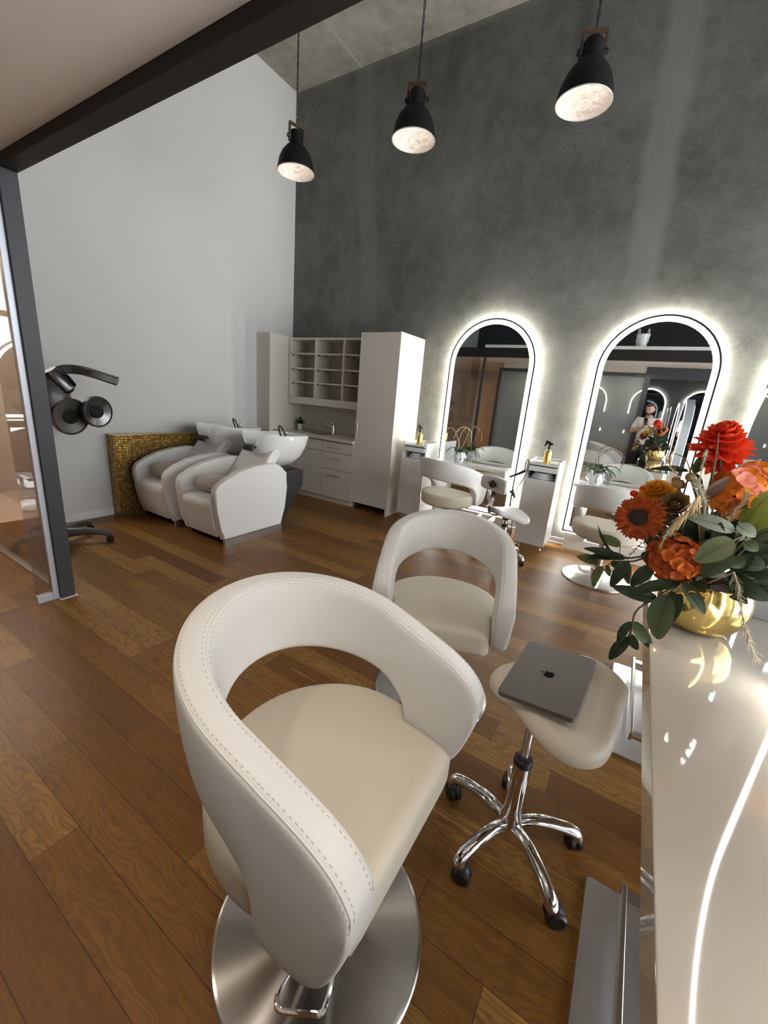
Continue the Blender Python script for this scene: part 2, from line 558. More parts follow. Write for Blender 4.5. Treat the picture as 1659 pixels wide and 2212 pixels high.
def obj(name, bm, mat, parent=None, smooth=True, angle=40, loc=None):
    bmesh.ops.recalc_face_normals(bm, faces=bm.faces)
    me = bpy.data.meshes.new(name)
    bm.to_mesh(me)
    bm.free()
    o = bpy.data.objects.new(name, me)
    col.objects.link(o)
    for m_ in (mat if isinstance(mat, (list, tuple)) else [mat]):
        me.materials.append(M[m_] if isinstance(m_, str) else m_)
    if smooth:
        for p in me.polygons:
            p.use_smooth = True
        try:
            me.set_sharp_from_angle(angle=R(angle))
        except Exception:
            pass
        if angle <= 60:
            wn_ = o.modifiers.new('normals', 'WEIGHTED_NORMAL')
            wn_.keep_sharp = True
            wn_.weight = 100
    if parent is not None:
        o.parent = parent
    if loc is not None:
        o.location = loc
    return o


def thing(name, label, cat, loc=(0, 0, 0), rz=0.0, group=None):
    o = bpy.data.objects.new(name, None)
    o.empty_display_size = .1
    col.objects.link(o)
    o.location = loc
    o.rotation_euler = (0, 0, rz)
    o['label'] = label
    o['category'] = cat
    if group:
        o['group'] = group
    return o


def tag(o, label, cat, group=None):
    o['label'] = label
    o['category'] = cat
    if group:
        o['group'] = group
    return o


def struct(name, bm, mat, parent=None, smooth=False):
    o = obj(name, bm, mat, parent, smooth)
    if parent is None:
        o['kind'] = 'structure'
    return o


def dup(root, loc, rz, label):
    r = root.copy()
    col.objects.link(r)
    r.location = loc
    r.rotation_euler = (0, 0, rz)
    r['label'] = label
    def rec(src, dst):
        for ch in list(src.children):
            c = ch.copy()
            col.objects.link(c)
            c.parent = dst
            rec(ch, c)
    rec(root, r)
    return r


def child(root, name):
    return next(c for c in root.children if c.name.split('.')[0] == name)


# ------------------------------------------------------------------ the room
WY = 4.95      # concrete wall
CEIL = 5.31
MZ = 2.52      # underside of the mezzanine

def bx(name, *a, mat='white_wall', parent=None, bev=0, smooth=False):
    b = new()
    box(b, *a, bev=bev)
    return struct(name, b, mat, parent, smooth or bev > 0)

bx('floor', -5.10, 4.4, -3.2, WY + .2, -.1, 0, mat='floor')
bx('floor_hallway', -7.2, -5.10, -3.2, 1.64, -.1, 0, mat='pink_tile')
bx('wall_back', -4.87, 4.4, WY, WY + .2, 0, CEIL, mat='concrete')
b = new()
box(b, -5.0, -4.74, 1.62, 3.945, 0, CEIL)
box(b, -5.0, -4.868, 3.945, WY, 0, CEIL)
struct('wall_left', b, 'white_wall')
bx('baseboard_left', -4.74, -4.725, 1.62, 2.118, 0, .085, mat='white_trim')
b = new()
box(b, -2.08, 4.3, WY - .018, WY, 0, .085)
box(b, -2.08, 4.3, WY - .026, WY, .0, .03)
struct('baseboard_back', b, 'white_trim')
bx('ceiling', -5.0, 4.4, -3.2, WY + .2, CEIL, CEIL + .2, mat='ceil_concrete')
bx('trim_1', -3.825, -3.79, 1.1, WY, CEIL - .004, CEIL, mat='joint')      # pale joint strip across the ceiling slab
# mezzanine and its steel
bx('ceiling_mezzanine', -7.2, 4.4, -3.2, .999, MZ, MZ + .14, mat='mezz')
b = new()
box(b, -3.11, 4.3, 1.0, 1.08, 2.47, 2.65)
struct('trim_2', b, 'black_beam')
bx('trim_3', -3.11, 4.3, .985, 1.085, 2.65, 2.705, mat='white_trim')
bx('trim_4', -3.112, -3.073, 1.0, 1.08, 0.004, 2.47, mat='anthracite')                 # steel post
bx('trim_5', -3.125, -3.060, .99, 1.09, 0, .004, mat='white_trim')
bx('trim_6', -5.0, -3.11, 1.0, 1.08, 2.47, 2.65, mat='black_beam')
bx('wall_hallway_end', -6.6, -6.4, -3.2, 1.8, 0, MZ, mat='beige')
bx('wall_hallway_side', -6.4, -5.0, 1.62, 1.8, 0, MZ, mat='beige')
bx('wall_hallway_upper', -5.0, -4.9, -3.2, 1.62, MZ + .14, CEIL, mat='white_wall')
# glass partition running left from the post, with its floor track and upright profile
pt = thing('glass_partition', 'tall clear glass partition on a slim floor track, left of the grey steel post', 'glass partition', (0, 0, 0))
b = new(); box(b, -4.95, -3.19, 1.028, 1.038, .03, 2.46); obj('glass_pane', b, 'glass', pt, False)
b = new(); box(b, -4.95, -3.115, 1.015, 1.025, 0, .03); box(b, -4.95, -3.115, 1.041, 1.051, 0, .03); box(b, -4.95, -3.115, 1.025, 1.041, 0, .012)
obj('floor_track', b, 'steel', pt, False)
sp = thing('glass_side_panel', 'narrow clear glass panel edged in light grey metal, in front of the steel post', 'glass panel', (0, 0, 0))
b = new(); box(b, -3.128, -3.118, .882, .985, .05, 2.46); obj('glass_pane', b, 'glass', sp, False)
b = new(); box(b, -3.14, -3.098, .965, .999, .0, 2.47, bev=.004); obj('upright_profile', b, 'grey_frame', sp)
b = new(); box(b, -3.14, -3.10, .880, .965, .0, .052, bev=.003); obj('bottom_rail', b, 'grey_frame', sp)

# right: glazed shop front (outside the frame, source of the daylight)
b = new()
box(b, 4.3, 4.4, -3.2, WY, 0, .2)
box(b, 4.3, 4.4, -3.2, WY, 3.6, CEIL)
box(b, 4.3, 4.4, -3.2, -.3, .2, 3.6)
struct('wall_right', b, 'white_wall')
b = new()
for y in (-.3, 1.25, 2.95, 4.87):
    box(b, 4.28, 4.38, y - .05, y + .05, .2, 3.6)
box(b, 4.28, 4.38, -.3, WY, 2.35, 2.45)
struct('window_1', b, 'anthracite')

# rear: glass wall just behind the viewpoint, rooms beyond it
GY = -.45
rg = thing('glass_wall', 'grey glass wall with three frosted bands behind the photographer, seen in the mirrors', 'glass wall', (0, 0, 0))
b = new(); box(b, -3.15, -.17, GY - .01, GY, .04, 2.33); obj('glass_pane', b, 'milk_glass', rg, False)
for z0, z1 in ((.42, .78), (.85, 1.17), (1.24, 1.58)):
    b = new(); box(b, -3.15, -.17, GY, GY + .002, z0, z1); obj('frosted_band', b, 'frost', rg, False)
b = new(); box(b, -3.15, -.17, GY - .03, GY + .03, 2.33, 2.40); box(b, -3.15, -.17, GY - .02, GY + .02, 0, .04); box(b, -3.21, -3.15, GY - .03, GY + .03, 0, 2.40); obj('frame', b, 'anthracite', rg, False)
b = new(); tube(b, [(-2.45, GY + .04, .80), (-2.45, GY + .04, 1.2)], .012, 8); obj('handle', b, 'black', rg)
bx('trim_7', -.17, -.07, GY - .06, GY + .04, 0, MZ, mat='anthracite')
bx('trim_8', -3.11, -.17, GY - .03, GY + .03, 2.40, MZ, mat='beige')
dg = thing('shop_window', 'dark display window right of the rear post, seen in the right-hand mirror', 'shop window', (0, 0, 0))
b = new(); box(b, -.07, 3.6, GY - .01, GY, .04, 2.30); obj('glass_pane', b, 'rear_glass', dg, False)
b = new(); box(b, -.07, 3.6, GY - .03, GY + .03, 2.30, MZ); box(b, -.07, 3.6, GY - .03, GY + .03, 0, .04); obj('frame', b, 'anthracite', dg, False)
bx('wall_rear', -7.2, 4.4, -3.4, -3.2, 0, MZ, mat='beige')
bx('wall_rear_upper', -5.0, 4.4, -3.4, -3.2, MZ + .14, CEIL, mat='anthracite')  # dark wall colour stands in for the gloom of the unlit mezzanine
bx('wall_shop', -.6, 4.3, -1.9, -1.8, 0, MZ, mat='anthracite')
bx('wall_partition', -3.3, -.6, -1.6, -1.5, 0, MZ, mat='white_wall')
bx('door_1', -4.05, -3.3, -1.6, -1.55, 0, 2.1, mat='tan_wood')

# ------------------------------------------------------------------ arched mirrors on the concrete wall
def arch(wd, h, off, n=28):
    """outline from the bottom left corner, over the arch, to the bottom right corner, inset by off"""
    r = wd / 2 - off
    zc = h - wd / 2
    pts = [(-r, off)]
    for i in range(n + 1):
        a = math.pi - math.pi * i / n
        pts.append((r * math.cos(a), zc + r * math.sin(a)))
    pts.append((r, off))
    return pts


def arch_ring(b, wd, h, o0, o1, y0, y1, P):
    A, B = arch(wd, h, o0), arch(wd, h, o1)
    n = len(A)
    rows = []
    for (u, v), (s, t) in zip(A, B):
        rows.append([b.verts.new(P(u, y0, v)), b.verts.new(P(u, y1, v)), b.verts.new(P(s, y1, t)), b.verts.new(P(s, y0, t))])
    for i in range(n):
        j = (i + 1) % n
        for k in range(4):
            b.faces.new((rows[i][k], rows[i][(k + 1) % 4], rows[j][(k + 1) % 4], rows[j][k]))


def arch_face(b, wd, h, off, y, P, y2=None):
    A = [b.verts.new(P(u, y, v)) for u, v in arch(wd, h, off)]
    b.faces.new(A)
    if y2 is not None:
        B = [b.verts.new(P(u, y2, v)) for u, v in arch(wd, h, off)]
        b.faces.new(B[::-1])
        for i in range(len(A)):
            j = (i + 1) % len(A)
            b.faces.new((A[i], A[j], B[j], B[i]))


def wall_mirror(xc, label):
    t = thing('arched_mirror', label, 'mirror', (xc, WY, .195), 0, 'arched mirrors with light bands along the concrete wall')
    P = lambda u, y, v: (u, y, v)
    W_, H_ = 1.02, 2.265
    b = new(); arch_ring(b, W_, H_, 0, .016, -.054, -.040, P); obj('frame', b, 'mirror_frame', t, False)
    b = new(); arch_ring(b, W_, H_, .018, .062, -.050, -.040, P); obj('light_band', b, 'led', t, False)
    b = new(); arch_face(b, W_, H_, .062, -.048, P, -.040); obj('mirror_glass', b, 'mirror', t, False)
    b = new(); arch_face(b, W_, H_, .043, -.039, P, -.003); obj('backing', b, 'black_matt', t, False)
    b = new(); arch_ring(b, W_, H_, .030, .042, -.036, -.006, P); obj('halo_strip', b, 'halo', t, False)
    return t

wall_mirror(-1.660, 'arched light-rimmed mirror nearest the tall cabinet, behind the stool with a backrest')
wall_mirror(-.020, 'arched light-rimmed mirror that reflects the standing man, middle of three')
wall_mirror(1.350, 'arched light-rimmed mirror cut off at the right edge behind the red dahlia')

# plinths and narrow shelves below the mirrors
for xc, lab, lab2 in ((-1.66, 'cream box plinth under the mirror nearest the tall cabinet', 'white gloss shelf below the mirror nearest the tall cabinet'),
                      (-.02, 'cream box plinth with a small white footrest under the mirror showing the man', 'white gloss shelf below the mirror showing the man')):
    t = thing('mirror_plinth', lab, 'plinth', (xc, 0, 0), 0, 'plinths under the wall mirrors')
    b = new(); box(b, -.47, .47, 4.87, WY, 0, .188, bev=.004); obj('body', b, 'cabinet', t)
    b = new()
    box(b, .17, .36, 4.58, 4.60, .135, .185); box(b, .17, .19, 4.60, 4.87, .135, .185); box(b, .34, .36, 4.60, 4.87, .135, .185)
    if xc > -1:
        bmesh.ops.translate(b, verts=b.verts, vec=(-.42, .06, .01))
    obj('footrest', b, 'white_gloss', t, False)
    s = thing('mirror_shelf', lab2, 'shelf', (xc, 0, 0), 0, 'shelves below the wall mirrors')
    b = new(); box(b, -.46, .46, 4.60, 4.898, .765, .80, bev=.006); obj('top', b, 'white_gloss', s)
    for x_ in (-.44, .41):
        b = new(); box(b, x_, x_ + .03, 4.70, 4.898, .55, .765, bev=.004); obj('bracket', b, 'white_gloss', s)

# ------------------------------------------------------------------ orchids in faceted pots
def orchid(loc, label, seed, arcs):
    rnd = random.Random(seed)
    t = thing('potted_orchid', label, 'potted plant', loc, 0, 'orchids on the mirror shelves')
    b = new()
    rings = []
    for k, (r, z) in enumerate(((.050, 0), (.098, .062), (.072, .125), (.064, .125), (.06, .10))):
        ring = []
        for j in range(7):
            a = 2 * math.pi * (j + (.5 if k == 1 else 0)) / 7
            ring.append(b.verts.new((r * math.cos(a), r * math.sin(a), z)))
        rings.append(ring)
    b.faces.new(rings[0])
    for k in range(4):
        A, B = rings[k], rings[k + 1]
        for j in range(7):
            if k == 0:
                b.faces.new((A[j], A[(j + 1) % 7], B[j])); b.faces.new((B[j], A[(j + 1) % 7], B[(j + 1) % 7]))
            elif k == 1:
                b.faces.new((A[j], A[(j + 1) % 7], B[(j + 1) % 7])); b.faces.new((A[j], B[(j + 1) % 7], B[j]))
            else:
                b.faces.new((A[j], A[(j + 1) % 7], B[(j + 1) % 7], B[j]))
    b.faces.new(rings[4])
    obj('pot', b, 'ceramic', t, False)
    for k in range(8):
        a = 2 * math.pi * k / 8 + rnd.uniform(-.3, .3)
        L = rnd.uniform(.16, .23)
        d = Vector((math.cos(a), math.sin(a), 0))
        if d.y > .3:
            L *= .55
        b = new()
        strip(b, [Vector((0, 0, .11)), Vector((0, 0, .16)) + d * L * .35, Vector((0, 0, .165)) + d * L * .75, Vector((0, 0, .11)) + d * L * 1.05], .044, Vector((0, 0, 1)), 9)
        obj('leaf', b, 'leaf_orchid', t)
    b = new()
    for pts in arcs:
        tube(b, spline(pts, 6), .0028, 5)
        for p in pts[2:]:
            ball(b, p, .006, seg=6, rings=4)
    obj('flower_stem', b, 'brown_twig' if seed == 2 else 'straw', t)
    b = new()
    for k in range(9):
        a = rnd.uniform(-1.5, .6)
        d = Vector((math.cos(a), math.sin(a), 0))
        tube(b, spline([(0, 0, .12), Vector((0, 0, .15)) + d * .07, Vector((0, 0, .09)) + d * .13, Vector((0, 0, .03)) + d * .145], 5), [.003] * 15 + [.001], 4)
    obj('aerial_roots', b, 'leaf_g', t)
    return t


def strip(b, pts, wid, nrm, n=10, fold=.18, taper=None, curl=0.0):
    """a leaf blade: spine through pts, a folded cross section, pointed at both ends"""
    P = spline(pts, max(3, n // (len(pts) - 1)))
    m = len(P)
    rows = []
    for i, p in enumerate(P):
        t = i / (m - 1)
        d = (P[min(i + 1, m - 1)] - P[max(i - 1, 0)]).normalized()
        s = d.cross(nrm)
        if s.length < 1e-4:
            s = d.cross(Vector((1, 0, 0)))
        s.normalize()
        u = s.cross(d).normalized()
        hw = wid / 2 * (taper(t) if taper else (math.sin(math.pi * min(1, t ** .82 * .97 + .03)) ** .8))
        hw = max(hw, .0006)
        rows.append([b.verts.new(p - s * hw + u * hw * fold), b.verts.new(p - s * hw * .5 + u * hw * fold * .25), b.verts.new(p - u * hw * .04),
                     b.verts.new(p + s * hw * .5 + u * hw * fold * .25), b.verts.new(p + s * hw + u * hw * fold)])
    for A, B in zip(rows, rows[1:]):
        for k in range(4):
            b.faces.new((A[k], A[k + 1], B[k + 1], B[k]))
    return P

orchid((-1.83, 4.74, .80), 'orchid with bare yellow looping stems in a white pot, behind the chair nearest the cabinet', 1,
       [[(0, 0, .12), (-.05, 0, .30), (-.13, -.02, .40), (-.20, -.03, .36), (-.24, -.03, .25)], [(0, 0, .12), (-.02, .01, .30), (.04, .0, .42), (.12, -.02, .38), (.14, -.02, .26)],
        [(0, 0, .12), (.06, 0, .28), (.09, -.02, .40), (.02, -.03, .43), (-.05, -.03, .36)]])
orchid((-.30, 4.74, .80), 'orchid with dark arching stem in a white pot, below the mirror showing the man', 2,
       [[(0, 0, .12), (-.04, 0, .26), (.0, -.01, .38), (.10, -.02, .40), (.19, -.02, .33)], [(0, 0, .12), (-.03, 0, .24), (.03, -.01, .34), (.12, -.02, .37), (.21, -.02, .28), (.20, -.02, .20)]])

# ------------------------------------------------------------------ tall cabinet, kitchenette
t = thing('tall_cabinet', 'tall cream cabinet with one full-height door, between kitchenette and first trolley', 'cabinet', (0, 0, 0))
b = new()
box(b, -2.592, -2.567, 4.348, WY - .002, 0, 2.232)
box(b, -3.135, -3.115, 4.37, WY - .002, .09, 2.228)
box(b, -3.115, -2.592, 4.37, WY - .002, 2.205, 2.228)
box(b, -3.115, -2.592, 4.37, WY - .002, .09, .115)
box(b, -3.115, -2.592, WY - .02, WY - .002, .09, 2.22)
obj('carcass', b, 'cabinet', t, False)
b = new(); box(b, -3.133, -2.594, 4.348, 4.368, .095, 2.226, bev=.0015); d = obj('door', b, 'cabinet', t)
b = new(); tube(b, [(-3.085, 4.318, .955), (-3.085, 4.318, 1.155)], .006, 8); tube(b, [(-3.085, 4.348, .985), (-3.085, 4.318, .985)], .004, 6); tube(b, [(-3.085, 4.348, 1.125), (-3.085, 4.318, 1.125)], .004, 6)
obj('handle', b, 'steel', d)
for x in (-3.07, -2.66):
    b = new(); box(b, x - .02, x + .03, 4.42, 4.47, 0, .09, bev=.004); obj('foot', b, 'black', t)

t = thing('kitchen_side_panel', 'cream end panel standing between the white wall and the kitchenette', 'panel', (0, 0, 0))
b = new(); box(b, -4.866, -4.60, 4.24, 4.258, 0, 2.215); obj('front_panel', b, 'cabinet', t, False)
b = new(); box(b, -4.622, -4.60, 4.258, WY - .002, 0, 2.215); obj('side_panel', b, 'cabinet', t, False)

t = thing('base_cabinet', 'cream base cabinet with three drawers and a door below the sink', 'cabinet', (0, 0, 0))
b = new()
box(b, -4.598, -3.165, 4.36, WY - .002, .078, .868)
obj('carcass', b, 'gap', t, False)
b = new(); box(b, -4.598, -3.165, 4.385, 4.40, 0, .078); box(b, -3.18, -3.165, 4.40, WY - .01, 0, .078); obj('toe_kick', b, 'cabinet', t, False)
b = new(); box(b, -3.163, -3.137, 4.34, WY - .002, .078, .868); obj('end_panel', b, 'cabinet', t, False)
b = new(); box(b, -4.596, -4.165, 4.34, 4.358, .082, .706, bev=.0015); obj('door', b, 'cabinet', t)
b = new(); box(b, -4.161, -3.672, 4.34, 4.358, .082, .706, bev=.0015); obj('door', b, 'cabinet', t)
b = new(); box(b, -4.596, -3.672, 4.34, 4.358, .712, .853, bev=.0015); obj('blind_front', b, 'cabinet', t)
for z0, z1, hz in ((.712, .853, .780), (.482, .706, .634), (.082, .476, .398)):
    b = new(); box(b, -3.666, -3.166, 4.34, 4.358, z0, z1, bev=.0015); d = obj('drawer', b, 'cabinet', t)
    b = new(); tube(b, [(-3.553, 4.312, hz), (-3.332, 4.312, hz)], .006, 8)
    for x in (-3.52, -3.365):
        tube(b, [(x, 4.34, hz), (x, 4.312, hz)], .004, 6)
    obj('handle', b, 'steel', d)

o = new(); box(o, -4.599, -3.1365, 4.30, WY - .002, .868, .905, bev=.003)
tag(obj('worktop', o, 'worktop'), 'cream worktop over the drawers of the kitchenette', 'worktop')
o = new(); box(o, -4.599, -3.1365, WY - .012, WY - .002, .905, 1.30)
tag(obj('splashback', o, 'cabinet_in', None, False), 'plain cream splashback panel behind the sink', 'splashback')

t = thing('sink', 'small stainless steel sink set into the cream worktop', 'sink', (-4.08, 4.66, .905))
b = new(); box(b, -.34, .28, -.19, .19, 0, .004, bev=.0015); obj('drainer', b, 'steel', t)
b = new()
prof = [(.155, .0045), (.150, -.012), (.12, -.03), (.02, -.034), (0, -.034)]
lathe(b, [(r, z + .003) for r, z in [(.165, .003), (.155, .006), (.150, .002), (0, .0025)]], 28, (.09, 0, 0))
obj('bowl', b, 'chrome', t)
t = thing('kitchen_tap', 'chrome lever tap behind the kitchenette sink', 'tap', (-3.81, 4.74, .905))
b = new(); lathe(b, [(0, 0), (.026, 0), (.026, .012), (.022, .02), (.022, .12), (.018, .135), (0, .14)], 18); tube(b, spline([(0, 0, .09), (-.06, -.03, .125), (-.13, -.06, .165), (-.19, -.09, .172)], 5), .012, 10); tube(b, [(-.185, -.088, .176), (-.186, -.088, .150)], .012, 10)
obj('spout', b, 'chrome', t)
b = new(); tube(b, spline([(0, 0, .135), (-.03, -.02, .165), (-.085, -.04, .178)], 4), [.009] * 8 + [.007], 8); obj('lever', b, 'chrome', t)
t = thing('potted_plant', 'small spiky green plant in a white pot on the worktop', 'potted plant', (-4.47, 4.74, .905))
b = new(); lathe(b, [(0, 0), (.034, 0), (.042, .085), (.038, .085), (.036, .07), (0, .07)], 20); obj('pot', b, 'ceramic', t)
rnd = random.Random(4)
b = new()
for k in range(46):
    a, e = rnd.uniform(0, 6.283), rnd.uniform(.1, 1.45)
    L = rnd.uniform(.09, .135)
    d = Vector((math.cos(a) * math.cos(e), math.sin(a) * math.cos(e), math.sin(e)))
    c0 = Vector((0, 0, .07))
    strip(b, [c0, c0 + d * L * .6 + Vector((0, 0, .015)), c0 + d * L], .022, Vector((-d.x * d.z, -d.y * d.z, 1)).normalized(), 6)
obj('foliage', b, 'leaf_orchid', t)

# open wall shelf unit: 3 columns, 4 rows
t = thing('wall_shelf_unit', 'cream open wall shelf with twelve compartments above the sink', 'shelf unit', (0, 0, 0))
SX = (-4.598, -4.565, -4.081, -3.585, -3.1365)
b = new()
box(b, SX[0], SX[4], 4.602, WY - .002, 2.178, 2.203)
box(b, SX[0], SX[4], 4.602, WY - .002, 1.368, 1.392)
for x in (-4.575, -4.081, -3.585, -3.150):
    box(b, x - .014, x + .014, 4.6, WY - .002, 1.368, 2.203)
obj('carcass', b, 'cabinet', t, False)
b = new(); box(b, SX[0], SX[4], WY - .012, WY - .002, 1.368, 2.2); obj('back_panel', b, 'cabinet_in', t, False)
b = new(); box(b, SX[0] + .005, SX[4], 4.60, 4.62, 1.295, 1.368); obj('light_pelmet', b, 'cabinet', t, False)
for z in (1.992, 1.792, 1.600):
    for x0, x1 in ((-4.561, -4.095), (-4.067, -3.599), (-3.571, -3.164)):
        b = new(); box(b, x0, x1, 4.606, WY - .014, z - .009, z + .009); sh = obj('shelf', b, 'cabinet', t, False)
        for yy in (4.64, 4.80):
            b = new(); box(b, x0, x0 + .012, yy, yy + .012, z - .03, z - .009); obj('shelf_pin', b, 'black', sh, False)

# ------------------------------------------------------------------ trolleys with spray bottles and towels
def trolley(x, label, towel_label, bottle_label, rot_b):
    t = thing('salon_trolley', label, 'trolley', (x, 4.42, 0), 0, 'white salon trolleys beside the mirrors')
    wd, dp = .32, .40
    b = new()
    box(b, 0, .016, .018, dp, .085, .995, bev=.002); box(b, wd - .016, wd, .018, dp, .085, .995, bev=.002)
    box(b, .016, wd - .016, dp - .014, dp, .085, .995)
    box(b, .016, wd - .016, .02, dp - .014, .085, .10); box(b, .016, wd - .016, .02, dp - .014, .785, .797)
    obj('carcass', b, 'white_gloss', t)
    b = new(); box(b, .0, wd, 0, .017, .087, .795, bev=.002); obj('door', b, 'white_gloss', t)
    b = new(); box(b, .018, wd - .018, .004, .30, .882, .936, bev=.002); obj('drawer', b, 'white_gloss', t)
    b = new(); box(b, .016, wd - .016, .003, dp - .014, .948, .966, bev=.002); box(b, .016, .10, dp - .03, dp - .014, .966, .990); obj('tray', b, 'white_gloss', t)
    for cx, cy in ((.04, .05), (wd - .05, .05), (.04, dp - .05), (wd - .05, dp - .05)):
        b = new()
        for s in (-.012, .012):
            lathe(b, [(0, -.008), (.024, -.008), (.027, -.004), (.027, .004), (.024, .008), (0, .008)], 18, (0, 0, 0), Matrix.Translation((cx, cy + s, .027)) @ Matrix.Rotation(R(90), 4, 'X'))
        c = obj('caster', b, 'chrome', t)
        b = new(); box(b, cx - .01, cx + .01, cy - .006, cy + .006, .022, .085); obj('fork', b, 'steel', c, False)
    b = new()
    for i, (z, s) in enumerate(((.80, 1.0), (.822, .9), (.842, .72))):
        ol = [(.16 + .125 * s * math.cos(a) * (1 if abs(math.cos(a)) < .9 else .98), .16 + .125 * math.sin(a)) for a in [2 * math.pi * k / 24 for k in range(24)]]
        cushion(b, ol, lambda X, Y, zz=z: zz + .02 - .15 * ((X - .16) ** 2), .022, .010)
    tw = obj('folded_towel', b, 'towel', None, True, 60, loc=(x, 4.42, 0))
    tag(tw, towel_label, 'towel', 'towels in the trolleys')
    s = thing('spray_bottle', bottle_label, 'spray bottle', (x + .175, 4.42 + .10, .966), rot_b, 'gold spray bottles on the trolleys')
    b = new(); lathe(b, [(0, 0), (.033, 0), (.036, .004), (.036, .115), (.030, .132), (.016, .142), (.014, .150), (0, .150)], 24); obj('bottle', b, 'gold_bottle', s)
    b = new(); lathe(b, [(0, .148), (.017, .148), (.017, .170), (.011, .178), (.010, .195), (0, .195)], 16)
    prism(b, [(-.046, .222), (-.040, .238), (-.005, .228), (.030, .210), (.036, .200), (.014, .190), (-.012, .190), (-.014, .205)], 'y', -.011, .011, .003)
    prism(b, [(-.040, .222), (-.056, .175), (-.050, .170), (-.030, .198), (-.018, .205)], 'y', -.006, .006, .002)
    obj('trigger_head', b, 'black', s)
    return t

trolley(-2.455, 'white rolling trolley pushed against the tall cabinet', 'white towel in the open niche of the trolley by the tall cabinet', 'gold spray bottle with black trigger on the trolley by the tall cabinet', R(-25))
trolley(-.945, 'white rolling trolley between the first and second mirror, curling iron at its side', 'white towel in the open niche of the trolley between the mirrors', 'gold spray bottle with black trigger on the trolley between the mirrors', R(0))

t = thing('curling_iron', 'black curling iron hung on the left side of the trolley between the mirrors', 'curling iron', (0, 0, 0))
b = new(); tube(b, [(-.961, 4.50, .86), (-1.03, 4.50, .815), (-1.115, 4.50, .765)], [.016, .014, .013], 10); obj('handle', b, 'black', t)
b = new(); tube(b, spline([(-.962, 4.46, .865), (-.955, 4.41, .95), (-.935, 4.405, .99), (-.915, 4.405, .955), (-.925, 4.405, .87), (-.955, 4.405, .77), (-1.0, 4.41, .66), (-1.02, 4.42, .58)], 6), .0045, 6); obj('cable', b, 'black', t)
t = thing('hair_dryer_nozzle', 'black cone-shaped dryer nozzle beside the small backrest of the rear stool', 'nozzle', (0, 0, 0))
b = new(); lathe(b, [(0, 0), (.012, 0), (.016, .05), (.030, .085), (.026, .085), (0, .04)], 14, (0, 0, 0), Matrix.Translation((-1.01, 4.43, .565)) @ Matrix.Rotation(R(-35), 4, 'Y')); obj('body', b, 'black', t)
b = new(); tube(b, spline([(-1.01, 4.43, .57), (-1.03, 4.40, .48), (-1.06, 4.35, .40)], 6), .004, 6); obj('cable', b, 'black', t)
t = thing('power_cable', 'looped black power cable with plug dangling to the floor behind the rear stool', 'cable', (0, 0, 0))
b = new(); tube(b, spline([(-1.17, 4.60, .62), (-1.13, 4.48, .42), (-1.06, 4.45, .36), (-1.03, 4.48, .42), (-1.02, 4.50, .38), (-1.00, 4.48, .25), (-.99, 4.46, .14), (-1.03, 4.45, .18), (-1.05, 4.45, .10), (-1.01, 4.45, .20), (-.985, 4.45, .10), (-.985, 4.44, .006)], 6), .005, 6); obj('cord', b, 'black', t)
b = new(); tube(b, [(-.985, 4.44, .115), (-.985, 4.44, .02)], [.011, .006], 8); obj('plug', b, 'black', t)

# ------------------------------------------------------------------ gold mosaic half wall and the two wash units
bx('trim_9', -4.739, -4.582, 2.12, 4.235, .0, .880, mat='mosaic')
bx('trim_10', -4.739, -4.580, 2.118, 4.235, .880, .886, mat='gold')


